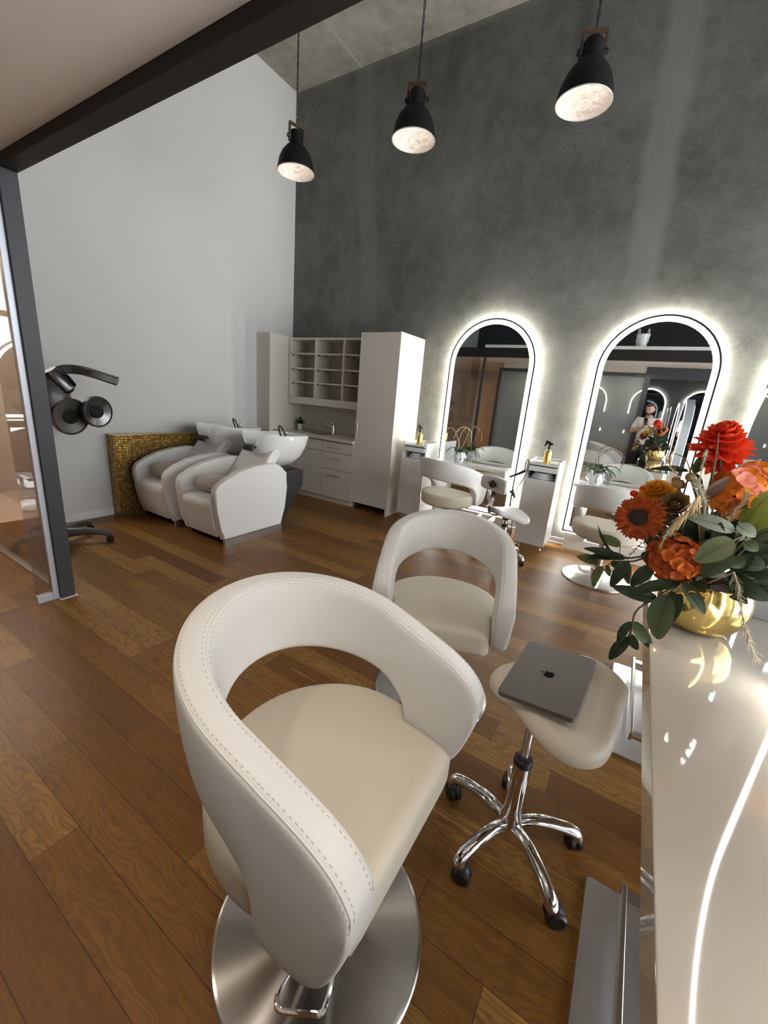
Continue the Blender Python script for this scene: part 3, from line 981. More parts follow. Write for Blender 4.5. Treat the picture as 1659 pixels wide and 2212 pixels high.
def wash_unit(loc, label):
    """faces -Y; local x across, y to the back"""
    t = thing('wash_unit', label, 'shampoo chair', loc, 0, 'white backwash units')
    W2 = .315
    prof = [(-.365, .065), (-.395, .16), (-.430, .33), (-.452, .48), (-.448, .55), (-.415, .60), (-.32, .655), (-.19, .70), (0.0, .738), (.17, .752), (.30, .735), (.36, .70), (.435, .63), (.432, .47), (.405, .26), (.360, .065)]
    for s, nm in ((1, 'arm_panel'), (-1, 'arm_panel')):
        b = new(); prism(b, prof, 'x', s * W2 - (.085 if s > 0 else 0), s * W2 + (.085 if s < 0 else 0), .022, 4); a = obj(nm, b, 'leather_cool', t, True, 50)
    b = new()
    box(b, -W2 + .04, W2 - .03, -.32, .34, .0, .068)
    obj('shaded_plinth', b, 'black_matt', t, False)  # inset base, its black stands in for the shadow under the chair front
    b = new(); box(b, W2 - .03, W2 + .001, -.365, .36, .0, .066); obj('kick_strip', b, 'steel', t, False)
    b = new()
    sp = [(-.375, .075), (-.415, .20), (-.445, .36), (-.440, .415), (-.40, .445), (-.2, .45), (.10, .43), (.10, .20), (-.10, .075)]
    prism(b, sp, 'x', -.228, .228, .02, 3)
    obj('seat_cushion', b, 'leather_cool', t, True, 50)
    b = new()
    bp = [(-.02, .42), (.10, .40), (.42, .80), (.44, .845), (.40, .875), (.335, .868), (.28, .82)]
    prism(b, bp, 'x', -.225, .225, .022, 3)
    obj('backrest', b, 'leather', t, True, 50)
    # pedestal under the basin
    b = new()
    prism(b, [(.36, .0), (.46, .0), (.80, .44), (.80, .605), (.74, .622), (.43, .60), (.36, .45)], 'x', -.20, .20, .006, 2)
    box(b, -.12, .12, .46, .66, .615, .685)
    obj('pedestal', b, 'black', t)
    # basin: outer shell with a neck notch at the front
    n = 44
    def rim(a):
        c, s_ = math.cos(a), math.sin(a)
        x = .265 * math.copysign(abs(c) ** .5, c)
        y = .36 * math.copysign(abs(s_) ** .6, s_)
        if s_ < 0:
            x *= 1 - .22 * (-s_) ** 2
        return x, y
    def zr(x, y, a):
        z = 1.005 - .012 * (y / .36)
        if math.sin(a) < -.3:
            z -= .140 * math.exp(-(x / .125) ** 4) - .015
        return z
    b = new()
    levels = [('o', .30, .66), ('o', .46, .665), ('o', .74, .76), ('o', .90, .86), ('o', .985, .965), ('r', 1.0, 0), ('i', .945, -.012), ('i', .86, -.06), ('i', .68, -.14), ('i', .4, -.18)]
    rings = []
    for kind, s_, z in levels:
        ring = []
        for k in range(n):
            a = 2 * math.pi * k / n
            x, y = rim(a)
            if kind == 'o':
                zz = min(z, zr(x, y, a) - (1 - s_) * .2)
            elif kind == 'r':
                zz = zr(x, y, a)
            else:
                zz = min(zr(x, y, a) - .006, 1.0 + z) if s_ > .8 else 1.0 + z
                zz = min(zz, zr(x, y, a) - .004 - (1 - s_) * .15)
            ring.append(b.verts.new((x * s_, y * s_ + .56 + (1 - s_) * .03, zz)))
        rings.append(ring)
    b.faces.new(rings[0])
    b.faces.new(rings[-1])
    for A, B in zip(rings, rings[1:]):
        for k in range(n):
            b.faces.new((A[k], A[(k + 1) % n], B[(k + 1) % n], B[k]))
    ba = obj('basin', b, 'ceramic', t, True, 70)
    b = new(); box(b, -.075, .075, .178, .245, .868, .905, bev=.014); box(b, -.07, .07, .17, .19, .84, .885, bev=.008); obj('neck_rest', b, 'black', t)
    b = new(); lathe(b, [(0, .86), (.022, .86), (.020, .985), (.024, 1.0), (.018, 1.02), (0, 1.03)], 14, (-.03, .74, 0)); ball(b, (.02, .70, 1.015), .022, seg=12, rings=8); obj('mixer_tap', b, 'chrome', t)
    b = new(); tube(b, spline([(-.08, .72, .96), (-.075, .68, 1.04), (-.03, .64, 1.085), (.03, .63, 1.06), (.07, .64, .98), (.075, .65, .93)], 6), .008, 8); obj('hose', b, 'black', t)
    return t

wash_unit((-3.422, 2.685, 0), 'white backwash chair with basin, nearest the camera')
wash_unit((-4.21, 2.685, 0), 'white backwash chair with basin beside the gold mosaic half wall')
for x, lab in ((-3.422, 'beige fleece bolster on the seat of the backwash chair nearest the camera'), (-4.21, 'beige fleece bolster on the backwash chair beside the gold wall')):
    b = new()
    pr = [(0, -.205)] + [(.092 * (1 - (abs(k) / 8) ** 3) ** .5, .205 * k / 8) for k in range(-7, 8)] + [(0, .205)]
    lathe(b, pr, 24, (0, 0, 0), Matrix.Translation((x, 2.455, .545)) @ Matrix.Rotation(R(14), 4, 'Z') @ Matrix.Rotation(R(90), 4, 'Y'))
    tag(obj('bolster_cushion', b, 'fleece', None, True, 180), lab, 'cushion', 'fleece bolsters')

# ------------------------------------------------------------------ hood dryer behind the post
t = thing('hood_dryer', 'dark grey floor-standing hair processor with swivel heads behind the steel post', 'hair dryer', (-4.15, 1.42, 0))
b = new()
for a in (52, 124, 196, 268, 340):
    d = Vector((math.cos(R(a)), math.sin(R(a)), 0))
    L = .36 if a != 268 else .33
    tube(b, [Vector((0, 0, .10)), d * L * .5 + Vector((0, 0, .112)), d * L * .85 + Vector((0, 0, .095)), d * L + Vector((0, 0, .075))], [.045, .036, .026, .022], 10)
lathe(b, [(0, .05), (.06, .06), (.06, .13), (.03, .15), (0, .15)], 20)
obj('star_base', b, 'dark_grey', t)
for a in (52, 124, 196, 268, 340):
    d = Vector((math.cos(R(a)), math.sin(R(a)), 0)) * (.36 if a != 268 else .33)
    b = new()
    for s in (-.014, .014):
        lathe(b, [(0, -.010), (.026, -.010), (.031, -.004), (.031, .004), (.026, .010), (0, .010)], 16, (0, 0, 0), Matrix.Translation((d.x, d.y, .031)) @ Matrix.Rotation(R(a + 90), 4, 'Z') @ Matrix.Translation((s, 0, 0)) @ Matrix.Rotation(R(90), 4, 'Y'))
    tube(b, [(d.x, d.y, .03), (d.x, d.y, .08)], .009, 8)
    obj('caster', b, 'black', t)
b = new(); tube(b, [(0, 0, .12), (0, 0, 1.10)], .026, 14); obj('column', b, 'chrome', t)
b = new(); ball(b, (.02, .03, 1.26), .17, .15, .21, 22, 14); obj('body', b, 'dark_grey', t)
b = new(); lathe(b, [(0, 0), (.05, 0), (.085, .10), (.085, .17), (.05, .20), (0, .20)], 22, (0, 0, 0), Matrix.Translation((.10, .09, 1.40)) @ Matrix.Rotation(R(-145), 4, 'X') @ Matrix.Translation((0, 0, -.10))); obj('upper_head', b, 'dark_mirror', t)
# arched paddle arm reaching out
b = new()
pts = [(-.02, .08, 1.44), (.03, .16, 1.492), (.08, .25, 1.500), (.13, .33, 1.482), (.17, .41, 1.455), (.21, .48, 1.432)]
P = spline(pts, 5)
rows = []
for i, p in enumerate(P):
    tt = i / (len(P) - 1)
    d = (P[min(i + 1, len(P) - 1)] - P[max(i - 1, 0)]).normalized()
    s = d.cross(Vector((0, 0, 1))).normalized()
    u = s.cross(d)
    hw = .04 + .07 * min(1, max(0, (tt - .3) / .3)) - .03 * max(0, (tt - .75) / .25)
    th = .036
    rows.append([b.verts.new(p + s * hw * c + u * th * e) for c, e in ((-1, -.6), (-1, .6), (-.8, 1), (.8, 1), (1, .6), (1, -.6), (.8, -1), (-.8, -1))])
for A, B in zip(rows, rows[1:]):
    for k in range(8):
        b.faces.new((A[k], A[(k + 1) % 8], B[(k + 1) % 8], B[k]))
b.faces.new(rows[0]); b.faces.new(rows[-1])
obj('paddle_arm', b, 'dark_grey', t)
def head(c, r, tilt, ring, core):
    m = Matrix.Translation(Vector(c)) @ Matrix.Rotation(R(tilt[1]), 4, 'Z') @ Matrix.Rotation(R(tilt[0]), 4, 'X')
    b = new(); lathe(b, [(0, -.07), (r * .8, -.06), (r, -.02), (r, .012), (r * .93, .02), (r * .9, .008)], 30, (0, 0, 0), m); h_ = obj('lamp_head', b, 'dark_grey', t)
    b = new(); lathe(b, [(r * .90, .008), (r * .40, -.006), (r * .40, .006)], 30, (0, 0, 0), m); obj('reflector', b, ring, h_)
    b = new(); lathe(b, [(r * .40, .006), (r * .30, .010), (0, .006)], 24, (0, 0, 0), m); obj('core', b, core, h_)
head((.19, .305, 1.170), .130, (92, 104), 'dark_mirror', 'black_matt')
head((.15, .12, 1.125), .150, (96, 104), 'dark_grey', 'black_matt')
b = new(); tube(b, [(.05, .10, 1.22), (.12, .22, 1.20), (.16, .30, 1.17)], .022, 10); obj('head_bracket', b, 'dark_grey', t)

# ------------------------------------------------------------------ pendant lamps
def pendant(x, y, label, yaw, z0=3.265):
    t = thing('pendant_lamp', label, 'pendant lamp', (x, y, 0), yaw, 'black industrial pendant lamps')
    b = new()
    r = .152
    prof = [(r, 0), (r + .003, .006), (.150, .035), (.140, .080), (.118, .130), (.085, .170), (.058, .195), (.056, .200), (.054, .275), (.048, .285), (0, .288)]
    lathe(b, [(a, z0 + z) for a, z in prof], 40)
    obj('shade', b, 'shade', t, True, 50)
    b = new(); lathe(b, [(r - .001, z0), (.146, z0 + .035), (.136, z0 + .080), (.114, z0 + .128), (.080, z0 + .166), (.04, z0 + .188), (0, z0 + .19)], 40); obj('shade_lining', b, 'shade_in', t)
    b = new(); tube(b, [Vector((r * math.cos(a), r * math.sin(a), z0)) for a in [2 * math.pi * k / 40 for k in range(41)]], .0035, 6, False); obj('rim', b, 'shade_in', t)
    b = new(); ball(b, (0, 0, z0 + .115), .026, .026, .034, 14, 10); tube(b, [(0, 0, z0 + .14), (0, 0, z0 + .188)], .014, 10); obj('bulb', b, 'bulb', t)
    b = new()
    for s in (-1, 1):
        box(b, s * .064 - .005, s * .064 + .005, -.012, .012, z0 + .20, z0 + .320)
    box(b, -.069, .069, -.012, .012, z0 + .320, z0 + .334)
    obj('bracket', b, 'rust', t, False)
    for s in (-1, 1):
        b = new(); lathe(b, [(0, 0), (.016, 0), (.016, .014), (0, .014)], 12, (0, 0, 0), Matrix.Translation((s * .068, 0, z0 + .235)) @ Matrix.Rotation(R(90 * s), 4, 'Y')); obj('wing_nut', b, 'black', t)
    b = new()
    L = CEIL - (z0 + .33)
    n = int(L / .028)
    tube(b, [Vector((.006 * math.cos(k * 1.3), .006 * math.sin(k * 1.3), z0 + .33 + L * k / n)) for k in range(n + 1)], .0032, 5)
    tube(b, [Vector((-.006 * math.cos(k * 1.3), -.006 * math.sin(k * 1.3), z0 + .33 + L * k / n)) for k in range(n + 1)], .0032, 5)
    obj('chain_cord', b, 'black', t)
    b = new(); lathe(b, [(0, CEIL - .03), (.045, CEIL - .03), (.045, CEIL - .001), (0, CEIL - .001)], 20); obj('ceiling_rose', b, 'black', t)

pendant(-2.953, 3.0, 'black bell-shaped pendant lamp hanging in front of the white wall corner', R(75))
pendant(-1.815, 3.0, 'black bell-shaped pendant lamp hanging in the middle of the row', R(20))
pendant(-.690, 3.0, 'black bell-shaped pendant lamp hanging nearest the right edge of the photo', R(20), 3.222)

# ------------------------------------------------------------------ styling chairs
def chair_columns():
    """stations along the wrap-around band: plan point, outward normal, bottom and top heights above the seat"""
    side = [(.282, .095, .130), (.279, .060, .150), (.270, .022, .168), (.255, -.030, .188), (.235, -.075, .206), (.210, -.103, .222), (.17, -.115, .240), (.12, -.112, .257), (.085, -.100, .268), (.078, -.03, .271), (.072, .020, .273), (.04, .055, .283), (.0, .090, .296)]
    cols = []
    for x, zb, zt in side:
        cols.append((x, .283 - .012 * max(0, x / .28), 0.0, 1.0, zb, zt, 0.0))
    N = 22
    for k in range(1, N):
        a = math.pi / 2 + math.pi * k / N
        s = math.sin(math.pi * k / N)
        x, y = .305 * math.cos(a), .283 * math.sin(a)
        nx, ny = math.cos(a) / .305, math.sin(a) / .283
        l = math.hypot(nx, ny)
        cols.append((x, y, nx / l, ny / l, .090 + .075 * s ** .8, .296 + .084 * s ** .9, .018 * s))
    for x, zb, zt in side[::-1]:
        cols.append((x, -(.283 - .012 * max(0, x / .28)), 0.0, -1.0, zb, zt, 0.0))
    return cols


def chair_mesh_band(b):
    T = .074
    rings = []
    seam_o, seam_i = [], []
    for x, y, nx, ny, zb, zt, fl in chair_columns():
        h = zt - zb
        rc = min(.024, h / 2 * .9)
        pts = []
        for (sx, sz) in ((1, -1), (1, 1), (-1, 1), (-1, -1)):
            a0 = {(1, -1): -90, (1, 1): 0, (-1, 1): 90, (-1, -1): 180}[(sx, sz)]
            for k in range(5):
                a = R(a0 + 22.5 * k)
                u = sx * (T / 2 - rc) + rc * math.cos(a)
                v = sz * (h / 2 - rc) + rc * math.sin(a)
                pts.append((u, v))
            if sz == -1 and sx == 1:
                for f in (.33, .66):
                    pts.append((T / 2 + .004, -h / 2 + rc + f * (h - 2 * rc)))
            if sz == 1 and sx == -1:
                for f in (.33, .66):
                    pts.append((-T / 2 - .004, h / 2 - rc - f * (h - 2 * rc)))
        ring = []
        for u, v in pts:
            zz = (zb + zt) / 2 + v
            ff = fl * (v / (h / 2) + .3)
            ring.append(b.verts.new((x + nx * (u + ff), y + ny * (u + ff), zz)))
        rings.append(ring)
        e = .7071
        ro = T / 2 - rc + rc * e
        vo = h / 2 - rc + rc * e
        f2 = fl * (vo / (h / 2) + .3)
        seam_o.append(Vector((x + nx * (ro + f2), y + ny * (ro + f2), (zb + zt) / 2 + vo)))
        seam_i.append(Vector((x - nx * (ro - f2), y - ny * (ro - f2), (zb + zt) / 2 + vo)))
    n = len(rings[0])
    for A, B in zip(rings, rings[1:]):
        for k in range(n):
            b.faces.new((A[k], A[(k + 1) % n], B[(k + 1) % n], B[k]))
    b.faces.new(rings[0])
    b.faces.new(rings[-1])
    return seam_o, seam_i


def make_chair(label, loc, rz, seat_z):
    t = thing('styling_chair', label, 'salon chair', loc, rz, 'white tub styling chairs')
    b = new()
    so, si = chair_mesh_band(b)
    bk = obj('backrest', b, 'leather', t, True, 180)
    bk.location = (0, 0, seat_z)
    sub = bk.modifiers.new('smooth', 'SUBSURF')
    sub.levels = sub.render_levels = 1
    from mathutils.bvhtree import BVHTree
    bpy.context.view_layer.update()
    tree = BVHTree.FromObject(bk, bpy.context.evaluated_depsgraph_get())
    def on(p, lift):
        h_, n_, _, _ = tree.find_nearest(p)
        if n_.dot(p - h_) < 0 and (p - h_).length > 1e-5 and n_.dot((p - h_).normalized()) < -.99 and False:
            n_ = -n_
        return h_ + n_ * lift
    for S in (so, si):
        b = new(); tube(b, [on(q, .0004) for q in spline(S, 4)], .0017, 6); obj('seam_piping', b, 'leather', bk)
    for S, sg in ((so, 1), (si, -1)):
        b = new()
        P = spline(S, 8)
        acc = 0.0
        for p, q in zip(P, P[1:]):
            acc += (q - p).length
            if acc > .0105:
                acc = 0
                c = Vector((p.x, p.y, 0))
                out = Vector((p.x if p.x < 0 else 0, p.y, 0)).normalized() * sg
                d = (q - p).normalized()
                for off in (out * .0035 + Vector((0, 0, -.0085)), out * -.0085 + Vector((0, 0, .0035))):
                    tube(b, [on(p + off - d * .0027, .0001), on(p + off + d * .0027, .0001)], .0010, 4)
        obj('stitching', b, 'stitch', bk, False)['kind'] = 'stuff'
    # D-shaped seat
    ol = []
    for k in range(33):
        a = R(78) + R(204) * k / 32
        ol.append((.296 * math.cos(a), .296 * math.sin(a)))
    ol += [(.076, -.262), (.088, -.240), (.16, -.238), (.222, -.234), (.240, -.222), (.2425, -.19), (.2425, -.09), (.2425, 0), (.2425, .09), (.2425, .19), (.240, .222), (.222, .234), (.16, .238), (.088, .240), (.076, .262)]
    b = new()
    cushion(b, ol, lambda X, Y: .006 * (1 - (X / .25) ** 2) - .012 * max(0, X / .24) ** 2, .130, .034)
    s = obj('seat', b, 'seat', t, True, 180)
    s.location = (0, 0, seat_z)
    b = new(); box(b, -.13, .13, -.13, .13, -.142, -.118, bev=.004); lathe(b, [(0, -.20), (.042, -.20), (.042, -.14), (0, -.14)], 20)
    mp = obj('mounting_plate', b, 'black', t)
    mp.location = (0, 0, seat_z)
    b = new(); lathe(b, [(0, .02), (.055, .02), (.055, .12), (.048, .13), (.034, .13), (.034, seat_z - .19), (0, seat_z - .19)], 26); obj('column', b, 'chrome', t)
    b = new(); lathe(b, [(0, .026), (.06, .025), (.285, .014), (.294, .011), (.298, .006), (.298, 0), (0, 0)], 96); obj('base_disc', b, 'brushed', t, True, 30)
    b = new(); tube(b, spline([(.02, -.04, .09), (.035, -.14, .11), (.045, -.205, .128), (.055, -.225, .131), (.075, -.23, .131), (.135, -.195, .131), (.150, -.185, .131), (.152, -.165, .13), (.125, -.10, .11), (.06, -.01, .09)], 5), .0062, 8); obj('pump_pedal', b, 'chrome', t)
    return t

c1 = make_chair('large white tub styling chair in the foreground with its back to the camera', (-.487, .655, 0), 0, .61)
def chair_copy(label, loc, rz, dz):
    r = dup(c1, loc, rz, label)
    for c in r.children:
        if c.name.split('.')[0] in ('backrest', 'seat', 'mounting_plate'):
            c.location.z += dz
        if c.name.startswith('column'):
            c.scale.z = (.61 + dz - .19) / (.61 - .19)
    return r
chair_copy('white tub styling chair in the middle of the floor, just beyond the foreground chair', (-.665, 1.761, 0), R(-70), -.065)
chair_copy('white tub styling chair facing the mirror nearest the tall cabinet', (-1.662, 4.13, 0), R(75), -.06)
chair_copy('white tub styling chair facing the mirror that shows the man', (-.075, 4.15, 0), R(86), -.06)

# ------------------------------------------------------------------ saddle stools
def saddle_seat(b, zc):
    ax = Vector((.58, .81, 0)).normalized()      # towards the rear
    cr = Vector((ax.y, -ax.x, 0))
    out = []
    prof = [(-.178, .0), (-.174, .10), (-.148, .168), (-.09, .205), (-.02, .205), (.05, .172), (.11, .130), (.16, .108), (.190, .08), (.202, .0)]
    loop = [(a, w_) for a, w_ in prof] + [(a, -w_) for a, w_ in prof[::-1][1:-1]]
    pts = [Vector((cr.x * w_ + ax.x * a, cr.y * w_ + ax.y * a, 0)) for a, w_ in loop]
    closed = spline(pts + [pts[0]], 4)[:-1]
    ol = [(p.x, p.y) for p in closed]
    def top(X, Y):
        a = X * ax.x + Y * ax.y
        c = X * cr.x + Y * cr.y
        front = max(0, min(1, (.16 - a) / .2))
        return zc - 1.40 * c * c * (.35 + .65 * front) + .030 * max(0, (a - .08) / .12) ** 2 + .006 * math.exp(-(c / .05) ** 2) * front - .02 * max(0, (-a - .06) / .09) ** 2
    cushion(b, ol, top, .062, .026)


def saddle_stool(label, loc, rz, zc, legs, backrest, so=Vector((0, 0, 0))):
    t = thing('saddle_stool', label, 'stool', loc, rz, 'white saddle stools')
    b = new(); saddle_seat(b, zc); bmesh.ops.translate(b, verts=b.verts, vec=so); obj('saddle_seat', b, 'seat' if not backrest else 'leather', t, True, 180)
    b = new(); tube(b, [(0, 0, zc - .12), (0, 0, zc - .045)], [.03, .06], 14); obj('seat_plate', b, 'black', t)
    b = new(); tube(b, [(0, 0, .36), (0, 0, zc - .06)], .0145, 16); obj('gas_piston', b, 'chrome', t)
    b = new(); lathe(b, [(0, .350), (.031, .350), (.031, .372), (.027, .376), (.016, .377), (0, .377)], 20); obj('rubber_collar', b, 'black', t)
    b = new(); lathe(b, [(0, .06), (.035, .065), (.040, .10), (.034, .14), (.029, .16), (.029, .352), (0, .352)], 22); obj('gas_cylinder', b, 'chrome', t)
    for k, a in enumerate(legs):
        d = Vector((math.cos(R(a)), math.sin(R(a)), 0))
        b = new()
        tube(b, spline([d * .02 + Vector((0, 0, .088)), d * .09 + Vector((0, 0, .112)), d * .17 + Vector((0, 0, .104)), d * .222 + Vector((0, 0, .088)), d * .238 + Vector((0, 0, .070)), d * .240 + Vector((0, 0, .058))], 5), [.021] * 24 + [.019, .017], 14)
        obj('leg', b, 'chrome', t)
        b = new()
        q = a + 70 + 25 * k
        off = Vector((math.cos(R(q)), math.sin(R(q)), 0)) * .016
        m = Matrix.Translation(d * .240 + off + Vector((0, 0, .0315))) @ Matrix.Rotation(R(q), 4, 'Z')
        for s in (-.013, .013):
            lathe(b, [(0, -.010), (.025, -.012), (.0315, -.006), (.0315, .006), (.026, .012), (.009, .013), (0, .016)], 20, (0, 0, 0), m @ Matrix.Translation((0, s, 0)) @ Matrix.Rotation(R(90 if s > 0 else -90), 4, 'X'))
        ball(b, m @ Vector((0, 0, .012)), .028, .024, .024, 14, 8)
        tube(b, [d * .240 + Vector((0, 0, .03)), d * .240 + Vector((0, 0, .060))], .008, 8)
        obj('caster', b, 'black', t)
    ax = Vector((.58, .81, 0)).normalized()
    cr = Vector((ax.y, -ax.x, 0))
    if backrest:
        b = new()
        p = [ax * .10 + Vector((0, 0, zc - .07)), ax * .21 + Vector((0, 0, zc - .055)), ax * .235 + Vector((0, 0, zc + .02)), ax * .205 + Vector((0, 0, zc + .12)), ax * .215 + Vector((0, 0, zc + .25))]
        P = spline(p, 5)
        rows = [[b.verts.new(q + cr * s * .021 + ax * e * .003) for s, e in ((-1, -1), (1, -1), (1, 1), (-1, 1))] for q in P]
        for A, B in zip(rows, rows[1:]):
            for k in range(4):
                b.faces.new((A[k], A[(k + 1) % 4], B[(k + 1) % 4], B[k]))
        b.faces.new(rows[0]); b.faces.new(rows[-1])
        obj('backrest_bar', b, 'chrome', t)
        b = new()
        ol = []
        for k in range(36):
            a = 2 * math.pi * k / 36
            u = .175 * math.copysign(abs(math.cos(a)) ** .45, math.cos(a))
            v = .072 * math.copysign(abs(math.sin(a)) ** .45, math.sin(a))
            ol.append((u, v))
        cushion(b, ol, lambda X, Y: -1.3 * X * X, .055, .022)
        m = Matrix(((cr.x, 0, -ax.x, 0), (cr.y, 0, -ax.y, 0), (0, 1, 0, 0), (0, 0, 0, 1)))
        bmesh.ops.transform(b, matrix=Matrix.Translation(ax * .16 + Vector((0, 0, zc + .245))) @ m, verts=b.verts)
        br = obj('backrest', b, 'leather', t, True, 180)
        b = new(); ball(b, ax * .245 + Vector((0, 0, zc + .245)), .032, seg=14, rings=10); ball(b, ax * .245 + Vector((0, 0, zc + .275)), .016, seg=10, rings=8); tube(b, [ax * .22 + cr * .06 + Vector((0, 0, zc + .245)), ax * .226 + cr * .06 + Vector((0, 0, zc + .245))], .020, 14)
        obj('clamp_knob', b, 'black', t)
    else:
        b = new()
        tube(b, spline([ax * .06 + cr * .01 + Vector((0, 0, zc - .075)), ax * .19 + cr * .015 + Vector((0, 0, zc - .065)), ax * .235 + cr * .03 + Vector((0, 0, zc - .045)), ax * .24 + cr * .05 + Vector((0, 0, zc - .03))], 5), [.008] * 12 + [.013, .016, .018, .016], 10)
        obj('lever', b, 'chrome', t)
    return t

saddle_stool('white saddle stool with chrome star base under the laptop', (-.098, 1.219, 0), 0, .668, (-43, 27, -116, 168, 103), False, Vector((.060, .055, 0)))
saddle_stool('white saddle stool with small backrest beside the chair at the cabinet-side mirror', (-.955, 3.98, 0), R(184), .54, (20, 92, 164, 236, 308), True)

# ------------------------------------------------------------------ laptop
lr = Vector((.067, -.128, -.07))
t = thing('laptop', 'closed grey laptop with black fruit logo lying on the foreground saddle stool', 'laptop', (-.083, 1.249, .693))
t.rotation_mode = 'AXIS_ANGLE'
t.rotation_axis_angle = (lr.length, *lr.normalized())
def rrect(w_, h_, r, n=6):
    o = []
    for cx, cy, a0 in ((w_ / 2 - r, h_ / 2 - r, 0), (-w_ / 2 + r, h_ / 2 - r, 90), (-w_ / 2 + r, -h_ / 2 + r, 180), (w_ / 2 - r, -h_ / 2 + r, 270)):
        for k in range(n + 1):
            a = R(a0 + 90 * k / n)
            o.append((cx + r * math.cos(a), cy + r * math.sin(a)))
    return o
b = new(); prism(b, rrect(.2212, .3126, .011), 'z', -.0062, 0, .0016, 2); obj('lid', b, 'laptop', t)
b = new(); prism(b, rrect(.2205, .3120, .011), 'z', -.0155, -.0070, .0022, 2); obj('base', b, 'laptop', t)
b = new(); prism(b, rrect(.2170, .3085, .010), 'z', -.0072, -.0060); obj('gasket', b, 'black_matt', t, False)
# logo: bitten fruit with a leaf; its top points to local -x
def blob(pts, n=5):
    P = spline([Vector((a, c, 0)) for a, c in pts] + [Vector((*pts[0], 0))], n)[:-1]
    return [(p.x, p.y) for p in P]
half = [(.0, .0125), (.0055, .0152), (.0112, .0138), (.0150, .0092), (.0128, .0055), (.0122, .0015), (.0140, -.0022), (.0168, -.0040), (.0150, -.0095), (.0105, -.0152), (.0052, -.0160), (.0, -.0143),
        (-.0052, -.0160), (-.0105, -.0148), (-.0150, -.0080), (-.0166, .0005), (-.0150, .0085), (-.0110, .0138), (-.0055, .0152)]
leaf = [(.0005, .0165), (.0008, .0205), (.0042, .0250), (.0078, .0262), (.0078, .0222), (.0045, .0180)]
b = new()
k = .95
for pts in (half, leaf):
    q = [(-v * k, u * k) for u, v in blob(pts)]
    prism(b, q, 'z', -.0004, .0004)
obj('logo', b, 'logo', t, False)

# ------------------------------------------------------------------ counter with free-standing mirrors
t = thing('styling_counter', 'long glossy cream counter along the right edge of the photo', 'counter', (0, 0, 0))
b = new(); box(b, .157, 1.05, .12, 3.55, .768, .85, bev=.003); obj('top', b, 'counter', t)
for y0, y1 in ((.20, .24), (1.58, 1.62), (3.36, 3.40)):
    b = new(); box(b, .40, .86, y0, y1, 0, .768, bev=.003); obj('support_panel', b, 'counter', t)

def counter_mirror(yc, label):
    t = thing('counter_mirror', label, 'mirror', (.505, yc, .851), R(90), 'arched double-sided mirrors on the counter')
    P = lambda u, y, v: (u, y, v)
    W_, H_ = .94, .975
    b = new(); arch_ring(b, W_, H_, 0, .012, -.050, .050, P); obj('frame', b, 'grey_frame', t, False)
    for y, yy in ((.046, .052), (-.052, -.046)):
        b = new(); arch_ring(b, W_, H_, .012, .045, y, yy, P); obj('light_band', b, 'led', t, False)
        b = new(); arch_face(b, W_, H_, .045, y, P, yy); obj('mirror_glass', b, 'mirror', t, False)
counter_mirror(.86, 'arched light-rimmed mirror on the near end of the counter, just outside the right edge')
counter_mirror(2.30, 'arched light-rimmed mirror on the counter just behind the gold flower pot')

